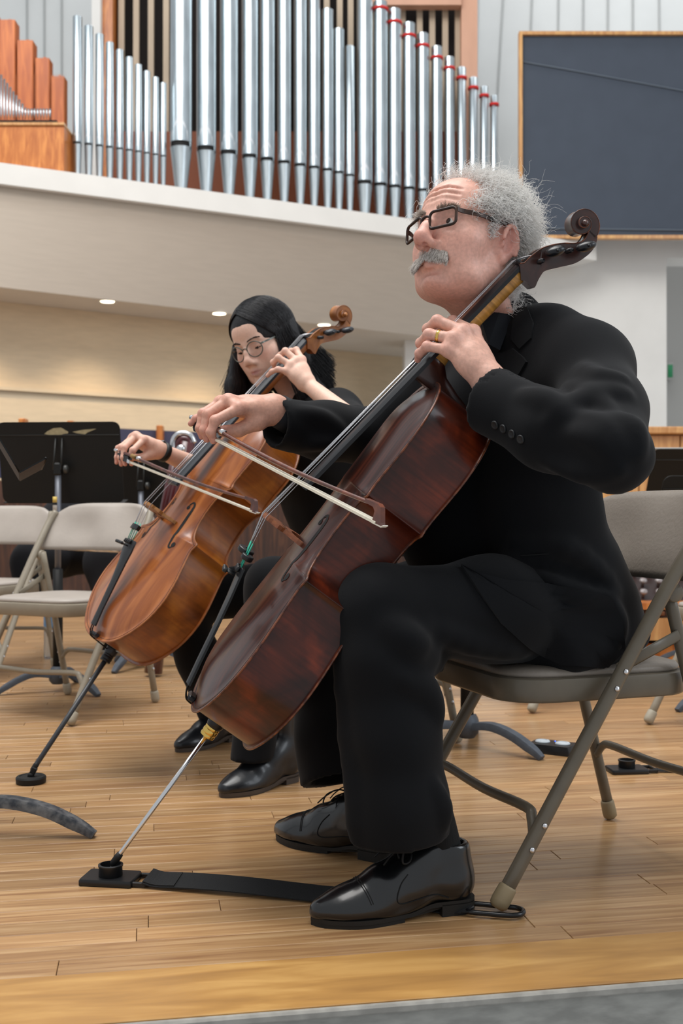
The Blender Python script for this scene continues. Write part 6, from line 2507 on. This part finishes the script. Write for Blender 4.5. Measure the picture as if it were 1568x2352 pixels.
for i in range(N_):
    sg = 1 if rg.uniform() < .45 else -1
    q = rg.uniform() ** .9
    el = .80 + q * 1.8                                   # along the parting, from the hairline over the crown
    rx, ry, rz = 0.0885 + rg.uniform(0, .004), .117 + rg.uniform(0, .004), .0975 + rg.uniform(0, .003)
    d0 = V3(.16 + .015 * sg * rg.uniform(), math.cos(el), math.sin(el))
    ty = (.52 if sg < 0 else .42) - 1.4 * q
    d1 = unit(V3(sg * 1.0, ty, -.10 - .25 * rg.uniform()))
    d0 = unit(d0)
    om = math.acos(np.clip(d0 @ d1, -1, 1))
    row = []
    for t in np.linspace(0, 1, 8):
        d = (math.sin((1 - t) * om) * d0 + math.sin(t * om) * d1) / math.sin(om)
        row.append(V3(0, -.018, .046) + d * (rx, ry, rz))
    row = list(HLw(np.array(row)))
    L = rg.uniform(.12, .27) * (1.0 if sg > 0 else .82)
    dx, dy = (-.045 + .07 * q, .06 * q) if sg > 0 else (.07 + .05 * q, .05)
    a = row[-1]
    for t in (.2, .45, .7, 1.0):
        row.append(a + V3(dx * t ** 1.3 + rg.normal() * .003, dy * t ** 1.3 + rg.normal() * .003, -L * t))
    pts.append(row)
V, F = strand_mesh(np.array(pts), .0008, .6)
obj('hair_strands', (V, F), M_bh, hm_, world=True, kind='stuff')

# ---- round pale glasses
ang_ = np.linspace(0, 2 * math.pi, 22, endpoint=False)
rim = np.c_[.0225 * np.cos(ang_), .0195 * np.sin(ang_) * np.where(np.sin(ang_) < 0, 1.12, 1.0)]
M_gl = mat('grey_green_frame', '5d5f58', rough=.25, spec=.6, metal=.3)
spectacles('spectacles', wom, HLw, dict(y=lambda x: .1045 - 3.6 * x * x, bridge=[(-.0095, .009), (-.004, .0125), (.004, .0125), (.0095, .009)], rb=.0014,
           rim=rim * 1.1, cx=.0325, cz=.004, r=.0017, m=M_gl, m2=M_gl, lens=M_lens, hinge=(.0575, .0125), th=.0024,
           temple=[(.070, .055, .014), (.077, .015, .016), (.078, -.012, .016), (.077, -.03, .004)]))

# ---- clothes
s = SDF((-.62, 2.62, .30), (.32, 3.72, 1.12), .0075)
s.chain([(.06, 3.30, .52), (.0, 3.27, .72), (-.05, 3.22, .88), WLS], [.115, .10, .092, .066], .06)
s.chain([(.01, 3.44, .52), (-.06, 3.41, .72), (-.16, 3.37, .88), WRS], [.115, .10, .092, .066], .06)
s.chain([(.03, 3.37, .52), (-.03, 3.34, .72), (-.10, 3.30, .90), NBw - (0, 0, .05)], [.12, .11, .10, .06], .06)
s.chain([NBw + V3(.02, -.02, -.045), WLS + (0, 0, .008)], [.042, .056], .05)
s.chain([WLS, WLS + (WLE - WLS) * .62], [.066, .060], .04)
s.chain([WRS, WRE, WRE + (WR['arm'] - WRE) * .75], [.066, .054, .044], .04)
s.plane(WLS + (WLE - WLS) * .62, WLE - WLS, .0, lo=WLS - .3, hi=WLS + V3(.3, .1, .2))
s.cone(NBw - V3(0, 0, .03), NBw + V3(-.02, -.02, .1), .044, .06, .006, 'sub')
s.cone(NBw + V3(-.04, -.05, -.02), NBw + V3(-.05, -.07, -.10), .035, .012, .008, 'sub')
V, F = s.mesh()
V = relax(V, F, 3)
V += .002 * np.c_[wob(V, 45, 1), wob(V, 45, 2), wob(V, 45, 3)]
obj('top', (V, F), mat('black_crepe', '0f0f11', rough=.8, spec=.3, bump=.1, bscale=400), wom, world=True)
s = SDF((-.65, 2.62, .06), (.28, 3.66, .66), .0075)
s.ell((.03, 3.37, .50), (.16, .17, .11), .05)
s.chain([(.04, 3.29, .49), WLK], [.09, .072], .05)
s.chain([(.01, 3.44, .49), WRK], [.09, .072], .05)
wh1, wh2 = P(576, 1745, 2.775), P(503, 1650, 3.36)
s.chain([WLK, WLK * .5 + wh1 * .5 + V3(0, .01, 0), wh1 + V3(0, 0, -.03)], [.072, .062, .056], .04)
s.chain([WRK, WRK * .5 + wh2 * .5, wh2 + V3(.01, 0, -.04)], [.072, .062, .054], .04)
s.plane(wh1, (0, 0, -1), .0, lo=V3(-.4, 2.6, .05), hi=V3(.0, 2.92, .3))
s.plane(wh2, (0, 0, -1), .0, lo=V3(-.6, 3.05, .05), hi=V3(-.2, 3.6, .2))
V, F = s.mesh()
V = relax(V, F, 3)
V += .002 * np.c_[wob(V, 45, 4), wob(V, 45, 5), wob(V, 45, 6)]
obj('trousers', (V, F), M_trou, wom, world=True)
bm_ = dict(upper=M_boot, sole=M_bootsole, seam=M_seam_shade)
tl = G(506, 1832)
shoe_parts(wom, tl + .262 * unit(V3(.66, .75, 0)), tl, bm_, boot=.085, width=1.08, laces=False, name='boot')
tr_ = G(404, 1728)
shoe_parts(wom, tr_ + .258 * unit(V3(.60, .80, 0)), tr_, bm_, boot=.085, width=1.0, laces=False, name='boot')
wd = unit(WR['arm'] - WR['wrist'])
V, F = lathe([(.0255, -.008), (.029, -.0085), (.0305, 0), (.029, .0085), (.0255, .008)], 26, base=WR['wrist'] + wd * .016, axis=wd)
wv = obj('wristband', (V, F), mat('black_band', '101113', rough=.5), wom, world=True)
obj('watch_case', box(WR['wrist'] + wd * .016 + V3(-.006, -.008, .029), (.026, .024, .010), None, .003), M_blackplastic, wv, world=True, smooth=False)
